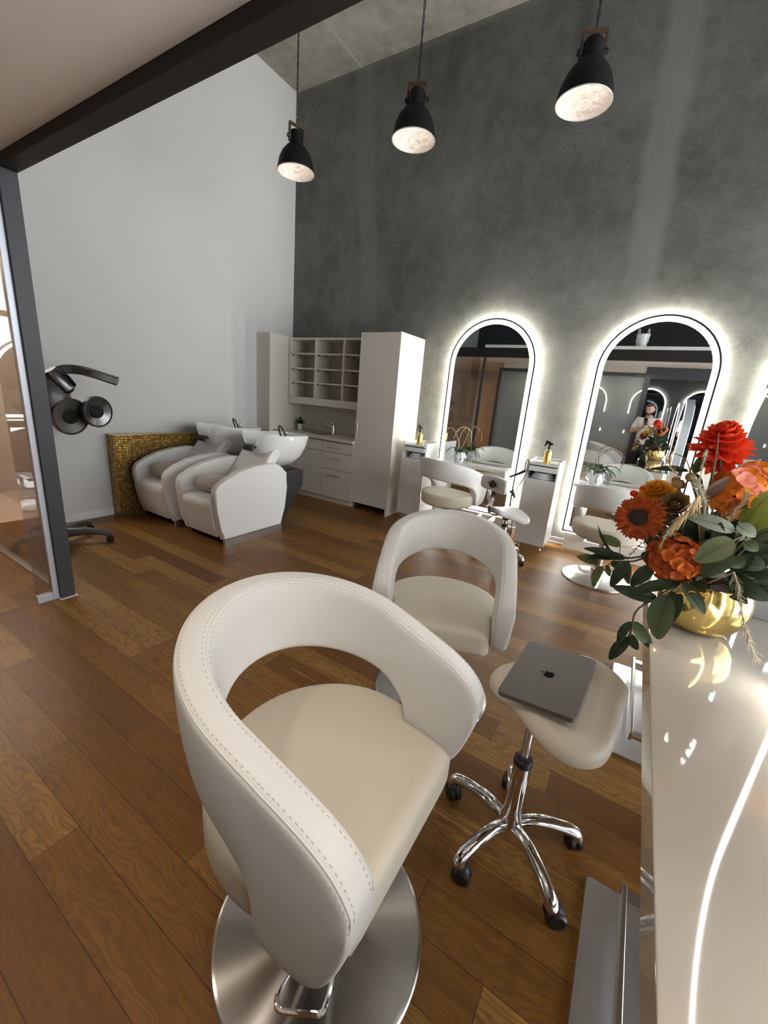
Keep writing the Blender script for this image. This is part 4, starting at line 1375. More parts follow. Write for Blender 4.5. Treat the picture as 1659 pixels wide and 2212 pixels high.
for yc, lab in ((.855, 'brushed steel footrest plate and bar at the bottom right corner'), (2.305, 'brushed steel footrest plate and bar behind the laptop stool, beside the counter')):
    t = thing('footrest', lab, 'footrest', (0, yc, 0), 0, 'steel footrests along the counter')
    b = new(); prism(b, [(.165 + px_, py_) for px_, py_ in [(p[0] + .30, p[1]) for p in rrect(.60, .81, .015)]], 'z', 0, .012, .002, 2); obj('floor_plate', b, 'plate', t)
    b = new()
    for y in (-.34, .34):
        box(b, .262, .56, y - .02, y + .02, .088, .102)
        box(b, .55, .564, y - .02, y + .02, .011, .10)
    box(b, .250, .264, -.36, .36, .075, .115, bev=.002)
    obj('foot_bar', b, 'steel', t, False)
BRANCHES = [
  ('olive leaf spray of the bouquet reaching left past the counter edge', [[0.1183, 1.5, 1.0732], [0.0488, 1.46, 1.0674], [-0.032, 1.44, 1.0523]], [([0.0434, 1.45, 1.0689], [-0.0625, 1.44, 1.0411], 0.0327, 'd'), ([-0.0289, 1.46, 1.0287], [-0.0941, 1.45, 1.0349], 0.032, 'o'), ([0.0054, 1.43, 1.0728], [-0.0781, 1.42, 1.0775], 0.0225, 'd'), ([0.0207, 1.44, 1.1092], [-0.0434, 1.43, 1.1298], 0.0285, 'o'), ([0.0053, 1.42, 1.0845], [-0.0519, 1.41, 1.1648], 0.0097, 'd'), ([0.0173, 1.45, 1.0635], [-0.0382, 1.44, 1.082], 0.0248, 'g')]),
  ('leaf spray of the bouquet with olive and dark leaves dangling at lower left', [[0.1192, 1.5, 1.069], [0.0645, 1.46, 1.061], [0.0232, 1.44, 1.055]], [([0.0529, 1.42, 1.0701], [0.0234, 1.41, 0.9759], 0.034, 'd'), ([-0.0098, 1.46, 1.0197], [-0.0228, 1.45, 0.9429], 0.0361, 'o'), ([0.0571, 1.44, 1.0563], [0.0695, 1.43, 0.9928], 0.0284, 'g'), ([0.0236, 1.46, 1.0488], [0.0192, 1.45, 1.0282], 0.025, 'o'), ([-0.0019, 1.46, 1.0276], [0.0151, 1.45, 0.995], 0.0169, 'o')]),
  ('dark single leaf twig just below the rust gerbera', [[0.1278, 1.47, 1.0895], [0.1181, 1.44, 1.0703]], [([0.1161, 1.4, 1.0793], [0.0744, 1.39, 1.004], 0.0384, 'd')]),
  ('broad dark leaf spray draped over the left edge of the counter', [[0.1995, 1.42, 1.0521], [0.1847, 1.38, 1.0516], [0.1442, 1.36, 1.0064]], [([0.1846, 1.36, 1.0601], [0.0693, 1.35, 0.9884], 0.0346, 'd'), ([0.1444, 1.37, 0.992], [0.0255, 1.36, 0.9976], 0.0379, 'd')]),
  ('pair of big hanging leaves in front of the counter edge', [[0.1887, 1.42, 1.0444], [0.1728, 1.37, 1.0207]], [([0.1663, 1.35, 1.0181], [0.1705, 1.34, 0.8816], 0.0644, 'v'), ([0.1891, 1.36, 1.0343], [0.1915, 1.35, 0.9427], 0.0476, 'd')]),
  ('folded dark strap leaf lying across the gold pot', [[0.2015, 1.4, 1.0641], [0.1942, 1.37, 1.0604]], [([0.1882, 1.35, 1.0678], [0.2556, 1.34, 0.9966], 0.0342, 'd')]),
  ('long thin twig ending in four leaves, lowest of the bouquet', [[0.2004, 1.42, 1.0482], [0.1731, 1.38, 1.021], [0.1246, 1.36, 0.9784], [0.1032, 1.36, 0.9405], [0.1026, 1.37, 0.8961], [0.1063, 1.38, 0.843]], [([0.1021, 1.37, 0.8981], [0.0828, 1.36, 0.8111], 0.0315, 'd'), ([0.1043, 1.38, 0.8965], [0.1664, 1.37, 0.834], 0.0337, 'v'), ([0.106, 1.37, 0.8456], [0.0689, 1.36, 0.7542], 0.0338, 'd'), ([0.1075, 1.39, 0.8476], [0.1354, 1.38, 0.8086], 0.0282, 'v')]),
  ('large pale veined leaves at the front of the bouquet over the gold pot', [[0.3078, 1.45, 1.2016], [0.2768, 1.4, 1.2065], [0.2687, 1.38, 1.195]], [([0.2597, 1.33, 1.2186], [0.195, 1.32, 1.1435], 0.0546, 'l'), ([0.2791, 1.37, 1.1694], [0.2253, 1.36, 1.0939], 0.0583, 'v'), ([0.282, 1.39, 1.1586], [0.3071, 1.38, 1.1393], 0.0383, 'v'), ([0.2212, 1.41, 1.0991], [0.2874, 1.4, 1.1035], 0.0331, 'b')]),
  ('grey green lance leaf stretched across the middle of the bouquet', [[0.3013, 1.47, 1.2062], [0.2755, 1.42, 1.2234]], [([0.2694, 1.4, 1.2304], [0.151, 1.39, 1.249], 0.0382, 'b')]),
  ('bright green leaf spray at the right end of the bouquet', [[0.3275, 1.5, 1.178], [0.3109, 1.45, 1.2325]], [([0.29, 1.42, 1.2418], [0.3245, 1.41, 1.3535], 0.0487, 'y'), ([0.3027, 1.44, 1.2366], [0.3482, 1.43, 1.3173], 0.0527, 'y'), ([0.3255, 1.46, 1.2036], [0.3691, 1.45, 1.2542], 0.0534, 'v')]),
  ('lobed grey leaf spray above the pot rim on the right', [[0.3197, 1.46, 1.183], [0.3014, 1.42, 1.2078]], [([0.2724, 1.4, 1.2458], [0.3131, 1.39, 1.2259], 0.0362, 'b'), ([0.3032, 1.42, 1.2008], [0.3322, 1.41, 1.1856], 0.0297, 'v'), ([0.3202, 1.45, 1.1745], [0.3507, 1.44, 1.197], 0.0357, 'd'), ([0.3242, 1.47, 1.1386], [0.3712, 1.46, 1.1326], 0.0437, 'd')]),
  ('dark slender leaf arching out left under the red dahlia', [[0.1952, 1.55, 1.312], [0.1504, 1.52, 1.3554]], [([0.1441, 1.5, 1.3624], [0.0464, 1.49, 1.3532], 0.0183, 'd')]),
  ('upright green leaf left of the red dahlia', [[0.1896, 1.58, 1.3066], [0.1642, 1.55, 1.3544]], [([0.1612, 1.53, 1.3561], [0.1683, 1.52, 1.4236], 0.0255, 'v')]),
  ('plum coloured leaf between the wheat and the orange hydrangea', [[0.2085, 1.5, 1.2752], [0.1996, 1.46, 1.3071]], [([0.1941, 1.43, 1.3108], [0.2274, 1.42, 1.369], 0.027, 'p')]),
  ('brownish leaf poking out left of the rust gerbera', [[0.0428, 1.55, 1.1513], [0.0022, 1.55, 1.1642]], [([-0.001, 1.54, 1.1633], [-0.0452, 1.53, 1.1815], 0.0181, 'p')]),
]
FLOWERS = {
  'dahlia': ([0.2014, 1.5, 1.4496], 0.0729),
  'dahlia2': ([0.2161, 1.56, 1.4085], 0.0458),
  'gerbera': ([0.0503, 1.4, 1.2161], 0.0707),
  'ranun': ([0.1275, 1.42, 1.2724], 0.0352),
  'ranbud': ([0.1221, 1.46, 1.3248], 0.0226),
  'bud': ([0.1461, 1.44, 1.3517], 0.0132),
  'hyd1': ([0.1613, 1.4, 1.1165], 0.0672),
  'hyd2': ([0.2699, 1.48, 1.3253], 0.0755),
  'mari': ([0.0892, 1.5, 1.2624], 0.0478),
  'hyd3': ([0.3094, 1.56, 1.3551], 0.0483),
}
TWIGS = {
  'wheat': [[0.1706, 1.38, 1.3105], [0.1631, 1.36, 1.2871], [0.1486, 1.36, 1.2509], [0.1357, 1.37, 1.2195]],
  'plume': [[0.1288, 1.37, 1.2102], [0.1214, 1.36, 1.1877], [0.1167, 1.36, 1.1475]],
  'plume2': [[0.2015, 1.45, 1.2827], [0.1716, 1.43, 1.325], [0.1636, 1.42, 1.3904], [0.1628, 1.42, 1.4294]],
  'reed': [[0.1981, 1.44, 1.2988], [0.1896, 1.43, 1.3936], [0.1779, 1.43, 1.4812]],
  'curl': [[0.1439, 1.44, 1.3633], [0.1262, 1.45, 1.3965], [0.1024, 1.46, 1.409], [0.0751, 1.47, 1.4062]],
  'dry': [[0.2883, 1.36, 1.1271], [0.3055, 1.34, 1.0896], [0.3288, 1.33, 1.0232], [0.3525, 1.33, 0.9714], [0.3838, 1.34, 0.9171]],
  'dry2': [[0.2571, 1.42, 1.2412], [0.2578, 1.4, 1.2821], [0.2677, 1.39, 1.3214]],
  'berry': [[0.0863, 1.42, 1.1511], [0.0651, 1.4, 1.1261], [0.0469, 1.39, 1.0862]],
  'fuzzy': [[0.1941, 1.42, 1.2828], [0.1813, 1.4, 1.3094], [0.1636, 1.4, 1.3351], [0.1558, 1.41, 1.3469]],
  'straw': [[0.1164, 1.47, 1.3514], [0.0968, 1.47, 1.3674], [0.082, 1.47, 1.39]],
}

# ------------------------------------------------------------------ gold pot and its bouquet
VX, VY, VZ = .288, 1.60, .851
t = thing('flower_pot', 'round polished gold pot holding the bouquet on the counter', 'flower pot', (VX, VY, VZ))
b = new(); lathe(b, [(0, 0), (.062, 0), (.072, .003), (.098, .022), (.118, .055), (.126, .095), (.124, .135), (.114, .170), (.110, .173), (.107, .170), (.116, .135), (.118, .10), (.10, .05), (0, .04)], 56); obj('bowl', b, 'gold', t)
b = new(); lathe(b, [(.113, .140), (.06, .150), (0, .152)], 30); obj('moss_filling', b, 'flower_eye', t)
HUB = Vector((VX - .02, VY - .03, VZ + .15))
TONE = {'d': 'leaf_d', 'o': 'leaf_o', 'g': 'leaf_g', 'v': 'leaf_v', 'l': 'leaf_l', 'b': 'leaf_b', 'y': 'leaf_y', 'p': 'leaf_p'}
rnd = random.Random(11)


def leaf_mesh(b, base, tip, wid, sag=.12):
    base, tip = Vector(base), Vector(tip)
    d = tip - base
    to_room = Vector((-.35, -.85, .55)).normalized()
    n = (to_room + Vector((rnd.uniform(-.5, .5), rnd.uniform(-.3, .3), rnd.uniform(-.35, .35)))).normalized()
    n = (n - d.normalized() * n.dot(d.normalized())).normalized()
    bow = n * d.length * sag
    strip(b, [base, base + d * .33 + bow * .8, base + d * .68 + bow * .75, tip], wid * 1.06, n, 14, .26)
    # midrib
    tube(b, spline([base, base + d * .33 + bow * .8, base + d * .68 + bow * .75, tip], 4), [.0011] * 10 + [.0005] * 3, 4)


def branch(label, stem, leaves):
    t = thing('leaf_branch', label, 'leaf branch', tuple(HUB), 0, 'leaf branches of the bouquet')
    L = lambda p: Vector(p) - HUB
    S = [Vector((0, 0, 0))] + [L(p) for p in stem]
    b = new(); tube(b, spline(S, 6), [.0030] * (6 * (len(S) - 1)) + [.0014], 6); obj('stem', b, 'stem', t)
    P = spline(S, 8)
    for base, tip, wid, tone in leaves:
        B0 = L(base)
        near = min(P, key=lambda q: (q - B0).length)
        b = new()
        leaf_mesh(b, B0, L(tip), wid)
        if (near - B0).length > .004:
            tube(b, [near, B0], .0012, 5)
        obj('leaf', b, TONE[tone], t, True, 60)

for lab, st, lv in BRANCHES:
    branch(lab, st, lv)

# dense dark filler greenery around the pot mouth
for i, (lab, a0, a1, n) in enumerate((('dense dark foliage filling the left heart of the bouquet', 2.4, 4.3, 30), ('dense dark foliage filling the front heart of the bouquet', 4.1, 5.6, 26), ('dense dark foliage filling the right side of the bouquet', -.9, 1.2, 26), ('dense dark foliage at the back of the bouquet', 1.0, 2.6, 20))):
    t = thing('filler_foliage', lab, 'foliage', tuple(HUB), 0, 'filler foliage of the bouquet')
    b = new(); b2 = new()
    for k in range(n):
        a, e = rnd.uniform(a0, a1), rnd.uniform(.05, 1.25)
        d = Vector((math.cos(a) * math.cos(e), math.sin(a) * math.cos(e), math.sin(e)))
        r_ = rnd.uniform(.09, .17) * (1.15 if e > .7 else 1)
        p = d * r_ + Vector((0, 0, .03))
        tipv = p + (d + Vector((rnd.uniform(-.7, .7), rnd.uniform(-.7, .7), rnd.uniform(-.6, .3)))).normalized() * rnd.uniform(.06, .10)
        tube(b2, [Vector((0, 0, 0)), p * .5 + Vector((0, 0, .02)), p], .0018, 4)
        leaf_mesh(b, p, tipv, rnd.uniform(.028, .045))
    obj('leaves', b, 'leaf_d', t, True, 60)['kind'] = 'stuff'
    obj('stems', b2, 'stem', t)


def facing(n, c):
    n = Vector(n).normalized()
    x, y = frame_axes(n)
    return Matrix(((x.x, y.x, n.x, c[0]), (x.y, y.y, n.y, c[1]), (x.z, y.z, n.z, c[2]), (0, 0, 0, 1)))


def petal(b, m, a, r0_, L, wid, rise, curl, tipf=.5):
    """one petal lying in the flower plane at angle a; rise = lift angle, curl = inward curl"""
    rows = []
    N = 7
    for i in range(N):
        t = i / (N - 1)
        ang = rise + curl * t
        if i == 0:
            pos = (r0_, 0.0)
        else:
            pos = (pos[0] + L / (N - 1) * math.cos(ang), pos[1] + L / (N - 1) * math.sin(ang))
        hw = wid / 2 * max(.12, max(0.0, math.sin(math.pi * (t * (1 - tipf * .35) + .10))) ** .75) * (1 if t < .97 else .55)
        row = []
        for s in (-1, -.5, 0, .5, 1):
            u = s * hw
            z = pos[1] + abs(s) ** 2 * hw * .35
            x = pos[0]
            row.append(b.verts.new(m @ Vector((x * math.cos(a) - u * math.sin(a), x * math.sin(a) + u * math.cos(a), z))))
        rows.append(row)
    for A, B in zip(rows, rows[1:]):
        for k in range(4):
            b.faces.new((A[k], A[k + 1], B[k + 1], B[k]))


def flower_stem(t, c, mid=None):
    b = new()
    e = HUB + Vector((rnd.uniform(-.03, .03), rnd.uniform(-.03, .03), 0)) - Vector(c)
    m = mid if mid is not None else e * .5 + Vector((0, 0, .03))
    tube(b, spline([Vector((0, 0, 0)), m, e], 6), .0032, 6)
    obj('stem', b, 'stem', t)


def dahlia(label, c, r, n, mat, layers, cat='flower'):
    t = thing('dahlia', label, cat, tuple(c))
    m = facing(n, (0, 0, 0))
    b = new()
    for li in range(layers):
        f = li / (layers - 1)
        cnt = int(17 - 8 * f)
        for k in range(cnt):
            a = 2 * math.pi * (k + .5 * (li % 2)) / cnt + rnd.uniform(-.08, .08)
            petal(b, m @ Matrix.Translation((0, 0, .010 * li)), a, r * .05, r * (1.0 - .62 * f) * rnd.uniform(.9, 1.06), r * (.40 - .10 * f), R(-14 + 72 * f) + rnd.uniform(-.1, .1), R(18 + 10 * f))
    obj('petals', b, mat, t, True, 60)
    b = new()
    for k in range(9):
        a = 2 * math.pi * k / 9
        petal(b, m @ Matrix.Translation((0, 0, -.006)), a, r * .04, r * .42, r * .2, R(-35), R(-10))
    obj('sepals', b, 'leaf_d', t, True, 60)
    flower_stem(t, c)
    return t


C = {k: Vector(v[0]) for k, v in FLOWERS.items()}
RR = {k: v[1] for k, v in FLOWERS.items()}
dahlia('big red dahlia at the very top of the bouquet', C['dahlia'] + Vector((0, 0, -.012)), RR['dahlia'] * 1.08, (-.10, -.38, .90), 'red', 6)
dahlia('smaller red dahlia tucked just beneath the big one', C['dahlia2'], RR['dahlia2'] * 1.2, (-.25, -.75, .25), 'red', 5)
# gerbera
t = thing('gerbera', 'rust orange gerbera with a dark eye at the left front of the bouquet', 'flower', tuple(C['gerbera']))
m = facing((-.30, -.86, .22), (0, 0, 0))
b = new()
r = RR['gerbera']
for li, (cnt, f, rise) in enumerate(((26, 1.0, -8), (24, .92, 4), (22, .78, 16))):
    for k in range(cnt):
        petal(b, m @ Matrix.Translation((0, 0, .004 * li)), 2 * math.pi * (k + .5 * (li % 2)) / cnt + rnd.uniform(-.06, .06), r * .22, r * f * .8 * rnd.uniform(.92, 1.05), r * .22, R(rise), R(-8 + rnd.uniform(-12, 12)))
obj('petals', b, 'rustp', t, True, 60)
b = new(); ball(b, m @ Vector((0, 0, .010)), r * .36, r * .36, r * .15, 20, 10, m.to_3x3().to_4x4())
for k in range(70):
    a, q = rnd.uniform(0, 6.283), rnd.uniform(.18, .40) * r
    tube(b, [m @ Vector((q * math.cos(a), q * math.sin(a), .008)), m @ Vector((q * 1.05 * math.cos(a), q * 1.05 * math.sin(a), .008 + rnd.uniform(.006, .013)))], .0011, 4)
obj('eye', b, 'flower_eye', t)
b = new()
for k in range(10):
    petal(b, m @ Matrix.Translation((0, 0, -.006)), 2 * math.pi * k / 10, r * .05, r * .5, r * .2, R(-20), 0)
obj('sepals', b, 'leaf_d', t)
flower_stem(t, C['gerbera'])
# marigold behind
t = dahlia('yellow ochre marigold half hidden behind the rust gerbera', C['mari'], RR['mari'] * 1.35, (-.3, -.6, .75), 'yellowp', 6)
t.name = 'marigold'


def ranunculus(label, c, r, n, mat, open_=1.0, cat='flower'):
    t = thing('ranunculus', label, cat, tuple(c))
    m = facing(n, (0, 0, 0))
    b = new()
    for li in range(7):
        cnt = 8 - li // 2
        for k in range(cnt):
            petal(b, m @ Matrix.Translation((0, 0, -r * .45 + r * .03 * li)), 2 * math.pi * k / cnt + li * .55, r * .05, r * (1.25 - .10 * li), r * (1.0 - .09 * li), R(8 + 12 * li), R(70 * open_), .1)
    ball(b, m @ Vector((0, 0, r * .05)), r * .22, seg=12, rings=8)
    obj('petals', b, mat, t, True, 60)
    flower_stem(t, c)
    return t

ranunculus('olive brown ranunculus beside the rust gerbera', C['ranun'], RR['ranun'] * 1.12, (-.2, -.82, .45), 'olivep', .8)
ranunculus('small tan ranunculus bud above the olive brown one', C['ranbud'], RR['ranbud'] * 1.15, (.45, -.35, .75), 'tanp', .9)
t = thing('flower_bud', 'round tan green bud on a curled stem left of the red dahlias', 'flower bud', tuple(C['bud']))
b = new(); ball(b, (0, 0, 0), RR['bud'], None, RR['bud'] * 1.05, 18, 12); obj('bud', b, 'olivep', t)
flower_stem(t, C['bud'])


def hydrangea(label, c, r, mats, n):
    t = thing('hydrangea', label, 'flower', tuple(c))
    for mi, mt in enumerate(mats):
        b = new()
        for k in range(n):
            if k % len(mats) != mi:
                continue
            z = 1 - 2 * (k + .5) / n
            a = k * 2.39996
            d = Vector((math.sqrt(1 - z * z) * math.cos(a), math.sqrt(1 - z * z) * math.sin(a), z))
            if d.y > .75:
                continue
            m = facing(d + Vector((rnd.uniform(-.25, .25), rnd.uniform(-.25, .25), rnd.uniform(-.25, .25))), d * r * rnd.uniform(.72, .98))
            a0 = rnd.uniform(0, 1.5)
            for q in range(4):
                petal(b, m, a0 + q * math.pi / 2, .001, r * .30, r * .34, R(14), R(10), .55)
        obj('florets', b, mt, t, True, 60)['kind'] = 'stuff'
    b = new(); ball(b, (0, 0, 0), r * .6, seg=14, rings=10); obj('core', b, 'leaf_d', t)
    flower_stem(t, c)

hydrangea('deep orange hydrangea hanging low at the front, over the gold pot', C['hyd1'], RR['hyd1'] * 1.0, ('orange', 'rustp'), 84)
hydrangea('bright orange and pink hydrangea on the right of the bouquet', C['hyd2'], RR['hyd2'] * .95, ('amber', 'orange', 'amber', 'pinkp'), 76)
hydrangea('yellow and pink hydrangea at the right edge of the photo', C['hyd3'], RR['hyd3'] * 1.15, ('amber', 'pinkp'), 60)
# a little flame-shaped bloom hanging under the front hydrangea
t = thing('lily_bloom', 'small flame orange bloom hanging under the front hydrangea', 'flower', tuple(C['hyd1'] + Vector((.050, -.035, -.062))))
m = facing((.25, -.5, -.8), (0, 0, 0)); b = new()
for k in range(6):
    petal(b, m, 2 * math.pi * k / 6, .003, .045, .018, R(55), R(-50))
obj('petals', b, 'amber', t)
flower_stem(t, C['hyd1'] + Vector((.050, -.035, -.062)))
# red berries
t = thing('berry_sprig', 'sprig of small red berries behind the rust gerbera', 'berries', (.022, 1.5, 1.27))
b = new()
for dx, dy, dz in ((0, 0, 0), (.022, .005, .018), (.055, 0, -.006)):
    ball(b, (dx, dy, dz), .011, seg=12, rings=8)
obj('berries', b, 'red', t)
b = new()
for dx, dy, dz in ((0, 0, 0), (.022, .005, .018), (.055, 0, -.006)):
    tube(b, [(dx, dy, dz), (.10, .03, -.06)], .0014, 4)
tube(b, [(.10, .03, -.06), HUB - Vector((.022, 1.5, 1.27))], .002, 5)
obj('stem', b, 'stem', t)


def twig(name, label, key, r, mat, cat, spikes=None, spread=.01, slen=.02, base=True):
    P0 = [Vector(p) for p in TWIGS[key]]
    t = thing(name, label, cat, tuple(P0[0]))
    P = spline([p - P0[0] for p in P0], 8)
    b = new()
    n = len(P)
    tube(b, P, [r * (1 - .7 * i / (n - 1)) for i in range(n)], 6)
    if base:
        tube(b, spline([P[0], (HUB - P0[0]) * .5, HUB - P0[0]], 5), r * .8, 5)
    obj('stalk', b, mat, t)
    if spikes:
        b = new()
        for k in range(spikes):
            i = rnd.uniform(.0, .999) * (n - 1)
            p = P[int(i)].lerp(P[min(int(i) + 1, n - 1)], i % 1)
            d = (P[min(int(i) + 1, n - 1)] - P[int(i)]).normalized()
            v = Vector((rnd.uniform(-1, 1), rnd.uniform(-1, 1), rnd.uniform(-1, 1)))
            q = p + (d * 1.0 + v * spread * 60).normalized() * slen * rnd.uniform(.6, 1.1)
            tube(b, [p, q], [.0010, .0004], 4)
        obj('bristles', b, mat, t, False)
    return t

twig('wheat_ear', 'straw coloured wheat ear leaning across the middle of the bouquet', 'wheat', .004, 'straw', 'dried wheat', 120, .005, .050)
twig('grass_plume', 'thin bristly plume hanging below the wheat ear', 'plume', .0020, 'plume', 'grass plume', 90, .03, .008)
twig('grass_plume', 'tall thin bristly plume left of the big red dahlia', 'plume2', .0020, 'plume', 'grass plume', 150, .03, .009)
twig('grass_plume', 'fuzzy thick green plume beside the wheat ear', 'fuzzy', .0060, 'plume', 'grass plume', 260, .03, .016)
twig('dried_reed', 'tall brown reed standing in front of the big red dahlia', 'reed', .0050, 'brown_twig', 'dried reed')
twig('curled_twig', 'thin brown twig curling up from the bud to the left', 'curl', .0022, 'brown_twig', 'twig', None, .01, .02, False)
twig('straw_bunch', 'short straw tuft pointing left behind the tan bud', 'straw', .0022, 'straw', 'dried straw', 26, .006, .03)
twig('berry_twig', 'dangling brown seed twig below the rust gerbera', 'berry', .0018, 'brown_twig', 'seed twig', 40, .03, .012)
twig('dried_grass', 'feathery dried grass stem hanging over the pot down to the counter', 'dry', .0026, 'dry', 'dried grass', 130, .009, .030)
twig('dried_grass', 'upright pale dried grass sprig on the right of the bouquet', 'dry2', .0022, 'dry', 'dried grass', 60, .008, .030)

# ------------------------------------------------------------------ the photographer, seen only in the mirrors
def skinned(name, chains, mat, parent, lvl=2):
    """chains: lists of (point, radius); equal points are welded into one skeleton"""
    V, E, Rr, idx = [], [], [], {}
    for ch in chains:
        prev = None
        for p, r in ch:
            k = tuple(round(c, 4) for c in p)
            if k not in idx:
                idx[k] = len(V)
                V.append(p)
                Rr.append(r if isinstance(r, tuple) else (r, r))
            if prev is not None and prev != idx[k]:
                E.append((prev, idx[k]))
            prev = idx[k]
    me = bpy.data.meshes.new(name)
    me.from_pydata(V, E, [])
    o = bpy.data.objects.new(name, me)
    col.objects.link(o)
    o.parent = parent
    me.materials.append(M[mat])
    md = o.modifiers.new('skin', 'SKIN')
    md.use_smooth_shade = True
    for i, sv in enumerate(me.skin_vertices[0].data):
        sv.radius = Rr[i]
        sv.use_root = (i == 0)
    s = o.modifiers.new('sub', 'SUBSURF')
    s.levels = s.render_levels = lvl
    return o

cx, cy = .075, -.275
per = thing('person', 'person in white polo shirt and black trousers holding a phone, in the middle mirror', 'person', (cx, cy, 0), R(24))
inv = per.matrix_basis.copy() if False else (Matrix.Translation((cx, cy, 0)) @ Matrix.Rotation(R(24), 4, 'Z')).inverted()
# phone: just behind the viewpoint
pc = Vector((0, 0, CAM_H)) + rt * .020 - up * .055 - fw * .012
pm = Matrix(((rt.x, up.x, -fw.x, pc.x), (rt.y, up.y, -fw.y, pc.y), (rt.z, up.z, -fw.z, pc.z), (0, 0, 0, 1)))
ph = thing('smartphone', 'black phone held up by the person in the middle mirror', 'phone', tuple(pc))
ph.rotation_euler = pm.to_euler()
b = new(); prism(b, rrect(.074, .150, .011), 'z', -.004, .004, .0015, 2); obj('case', b, 'black', ph)
b = new(); prism(b, rrect(.068, .144, .008), 'z', .004, .0046); obj('screen', b, 'logo', ph, False)
b = new(); prism(b, [(x - .018, y + .052) for x, y in rrect(.034, .034, .008)], 'z', -.0062, -.004, .0008, 2); obj('camera_bump', b, 'black_matt', ph)
L = lambda v: tuple(inv @ Vector(v))
PW = lambda x, y, z: tuple(pm @ Vector((x, y, z)))
# joints in the person's local frame (facing +y, x to his right)
pel = (0, 0, .96)
chest = (0, .005, 1.30)
neck = (0, .0, 1.53)
sh = {s: (s * .185, -.005, 1.475) for s in (-1, 1)}
wr = {1: L(PW(.055, -.105, .035)), -1: L(PW(-.055, -.115, .035))}
el = {s: (s * .255, .075, 1.22) for s in (-1, 1)}
chains = [[(pel, (.15, .105)), ((0, 0, 1.10), (.145, .10)), (chest, (.165, .11)), ((0, -.005, 1.45), (.12, .085)), (neck, .058), ((0, .012, 1.60), .056)]]
for s in (-1, 1):
    chains.append([((0, -.005, 1.45), (.12, .085)), (sh[s], .068), (tuple(Vector(sh[s]).lerp(Vector(el[s]), .5)), .052), (el[s], .043), (tuple(Vector(el[s]).lerp(Vector(wr[s]), .5)), .036), (wr[s], .026)])
    hip = (s * .095, 0, .90)
    chains.append([(pel, (.15, .105)), (hip, .095), (s_ := (s * .11, .01, .50), .058), ((s * .115, 0, .28), .052), ((s * .115, -.01, .09), .040)])
    chains[-1] = [(pel, (.15, .105)), (hip, .095), ((s * .11, .01, .50), .058), ((s * .115, 0, .28), .052), ((s * .115, -.01, .09), .040), ((s * .125, .06, .045), .035), ((s * .13, .13, .035), .028)]
    # palm behind the phone edge, fingers wrapping its side and back, thumb on the screen side
    palm = L(PW(s * .050, -.060, .020))
    chains.append([(wr[s], .026), (palm, (.024, .016))])
    for k in range(4):
        yy = -.070 + .019 * k
        ln = (.85, 1.0, .97, .82)[k] if True else 1
        chains.append([(palm, (.024, .016)), (L(PW(s * .050, yy, .010)), .0085), (L(PW(s * .046, yy + .002, -.012)), .0080), (L(PW(s * (.046 - .024 * ln), yy + .003, -.0140)), .0070), (L(PW(s * (.046 - .040 * ln), yy + .003, -.0135)), .0058)])
    chains.append([(palm, (.024, .016)), (L(PW(s * .040, -.050, .020)), .0100), (L(PW(s * .026, -.030, .016)), .0090), (L(PW(s * .014, -.012, .014)), .0075)])
body = skinned('body', chains, 'skin', per)
# head, bent towards the phone
hm = Matrix.Translation((0, .045, 1.700)) @ Matrix.Rotation(R(-24), 4, 'X')
b = new()
ball(b, (0, 0, 0), .076, .097, .118, 28, 20)
for v in b.verts:
    x, y, z = v.co
    if z < -.02 and y > -.02:
        v.co.x *= 1 - .22 * min(1, (-z - .02) / .10)
        v.co.y *= 1 + .06 * min(1, (-z) / .1)
    if y > .06 and abs(z - .012) < .022:
        v.co.y -= .008 * max(0, 1 - abs(abs(x) - .030) / .022)
prism(b, [(.088, .018), (.100, .0), (.118, -.020), (.112, -.028), (.088, -.030)], 'x', -.013, .013, .006, 2)
for s in (-1, 1):
    ball(b, (s * .078, -.008, -.004), .010, .020, .032, 10, 8)
bmesh.ops.transform(b, matrix=hm, verts=b.verts)
hd = obj('head', b, 'skin', per)
b = new()
for s in (-1, 1):
    ball(b, (s * .030, .086, .014), .011, .008, .006, 10, 6)
    box(b, s * .030 - .014, s * .030 + .014, .084, .091, .030, .034)
box(b, -.022, .022, .094, .099, -.052, -.046)
bmesh.ops.transform(b, matrix=hm, verts=b.verts); obj('face_features', b, 'hair', hd)
def skull(k, keep):
    b = new()
    ball(b, (0, 0, 0), .076 * k, .097 * k, .118 * k, 36, 28)
    for v in b.verts:
        x, y, z = v.co
        if z < -.02 and y > -.02:
            v.co.x *= 1 - .22 * min(1, (-z - .02) / .10)
            v.co.y *= 1 + .06 * min(1, (-z) / .1)
    for v in list(b.verts):
        if not keep(v.co):
            b.verts.remove(v)
    bmesh.ops.transform(b, matrix=hm, verts=b.verts)
    return b
obj('hair', skull(1.055, lambda c: c.z > .068 or (c.y < .012 and c.z > -.035)), 'hair', hd)
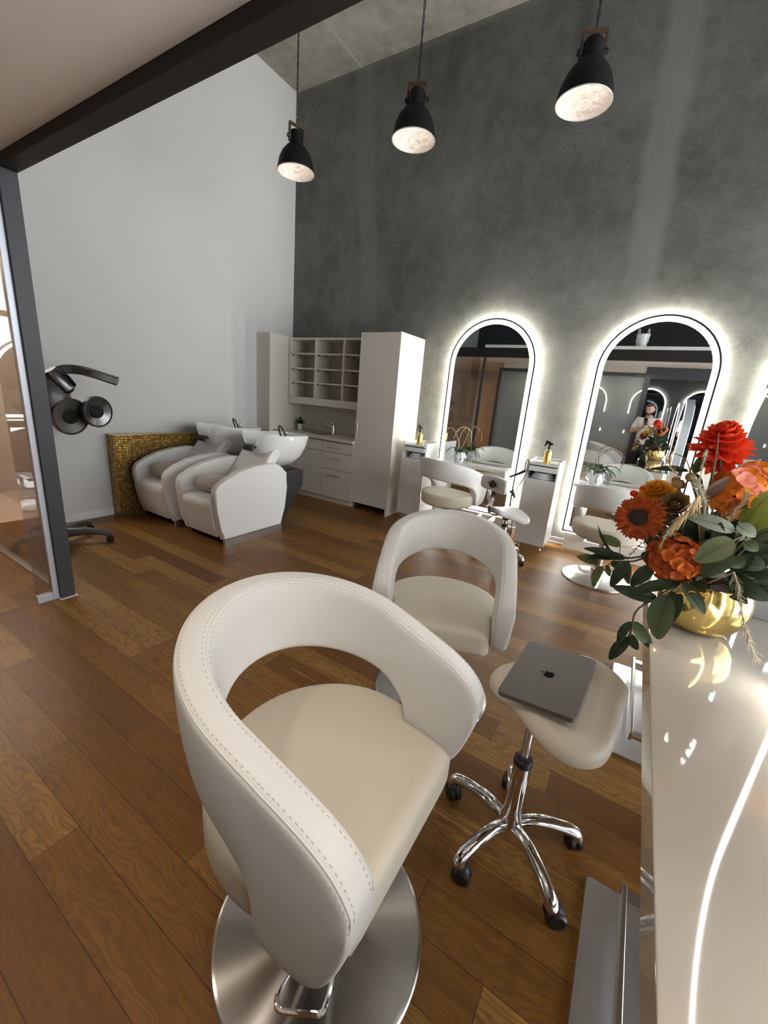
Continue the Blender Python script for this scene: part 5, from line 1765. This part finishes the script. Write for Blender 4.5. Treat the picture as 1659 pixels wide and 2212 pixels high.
obj('beard', skull(1.035, lambda c: c.y > -.004 and (c.z < -.058 or (c.z < -.028 and abs(c.x) > .036))), 'hair', hd)
sc_ = [[((0, 0, .93), (.172, .122)), ((0, 0, 1.10), (.168, .120)), (chest, (.186, .128)), ((0, -.005, 1.45), (.138, .10)), ((0, -.002, 1.515), .070)]]
for s in (-1, 1):
    sc_.append([((0, -.005, 1.45), (.138, .10)), (sh[s], .082), (tuple(Vector(sh[s]).lerp(Vector(el[s]), .45)), .070), (tuple(Vector(sh[s]).lerp(Vector(el[s]), .78)), .066)])
skinned('polo_shirt', sc_, 'shirt', per)
tc_ = [[((0, 0, .99), (.158, .114)), (pel, (.166, .120))]]
for s in (-1, 1):
    tc_.append([(pel, (.166, .120)), ((s * .098, 0, .86), .108), ((s * .112, .01, .50), .076), ((s * .116, 0, .28), .068), ((s * .117, -.005, .08), .062)])
skinned('trousers', tc_, 'trousers', per)
for s in (-1, 1):
    b = new()
    ol = [(s * .125 + .048 * math.cos(a) * (1 - .12 * math.sin(a)), .06 + .135 * math.sin(a)) for a in [2 * math.pi * k / 20 for k in range(20)]]
    cushion(b, ol, lambda X, Y: .085 - .045 * max(0, (Y - .02) / .17), .082, .02)
    obj('shoe', b, 'black', per)

# planter on the mezzanine edge, visible in the middle mirror
t = thing('planter', 'white planter in wire stand on mezzanine edge, top of the middle mirror', 'planter', (-.33, .90, MZ + .14))
b = new(); lathe(b, [(0, .02), (.075, .02), (.105, .24), (.112, .26), (.106, .26), (.10, .23), (0, .22)], 28); obj('pot', b, 'ceramic', t)
b = new()
for k in range(4):
    a = math.pi / 4 + k * math.pi / 2
    c, s = math.cos(a), math.sin(a)
    tube(b, spline([(.10 * c, .10 * s, 0), (.115 * c, .115 * s, .26), (.118 * c, .118 * s, .33), (.09 * c, .09 * s, .34), (.085 * c, .085 * s, .28)], 5), .004, 6)
for z, r in ((.02, .101), (.15, .109)):
    tube(b, [(r * math.cos(a), r * math.sin(a), z) for a in [2 * math.pi * k / 24 for k in range(25)]], .003, 5, False)
obj('wire_stand', b, 'white_trim', t)
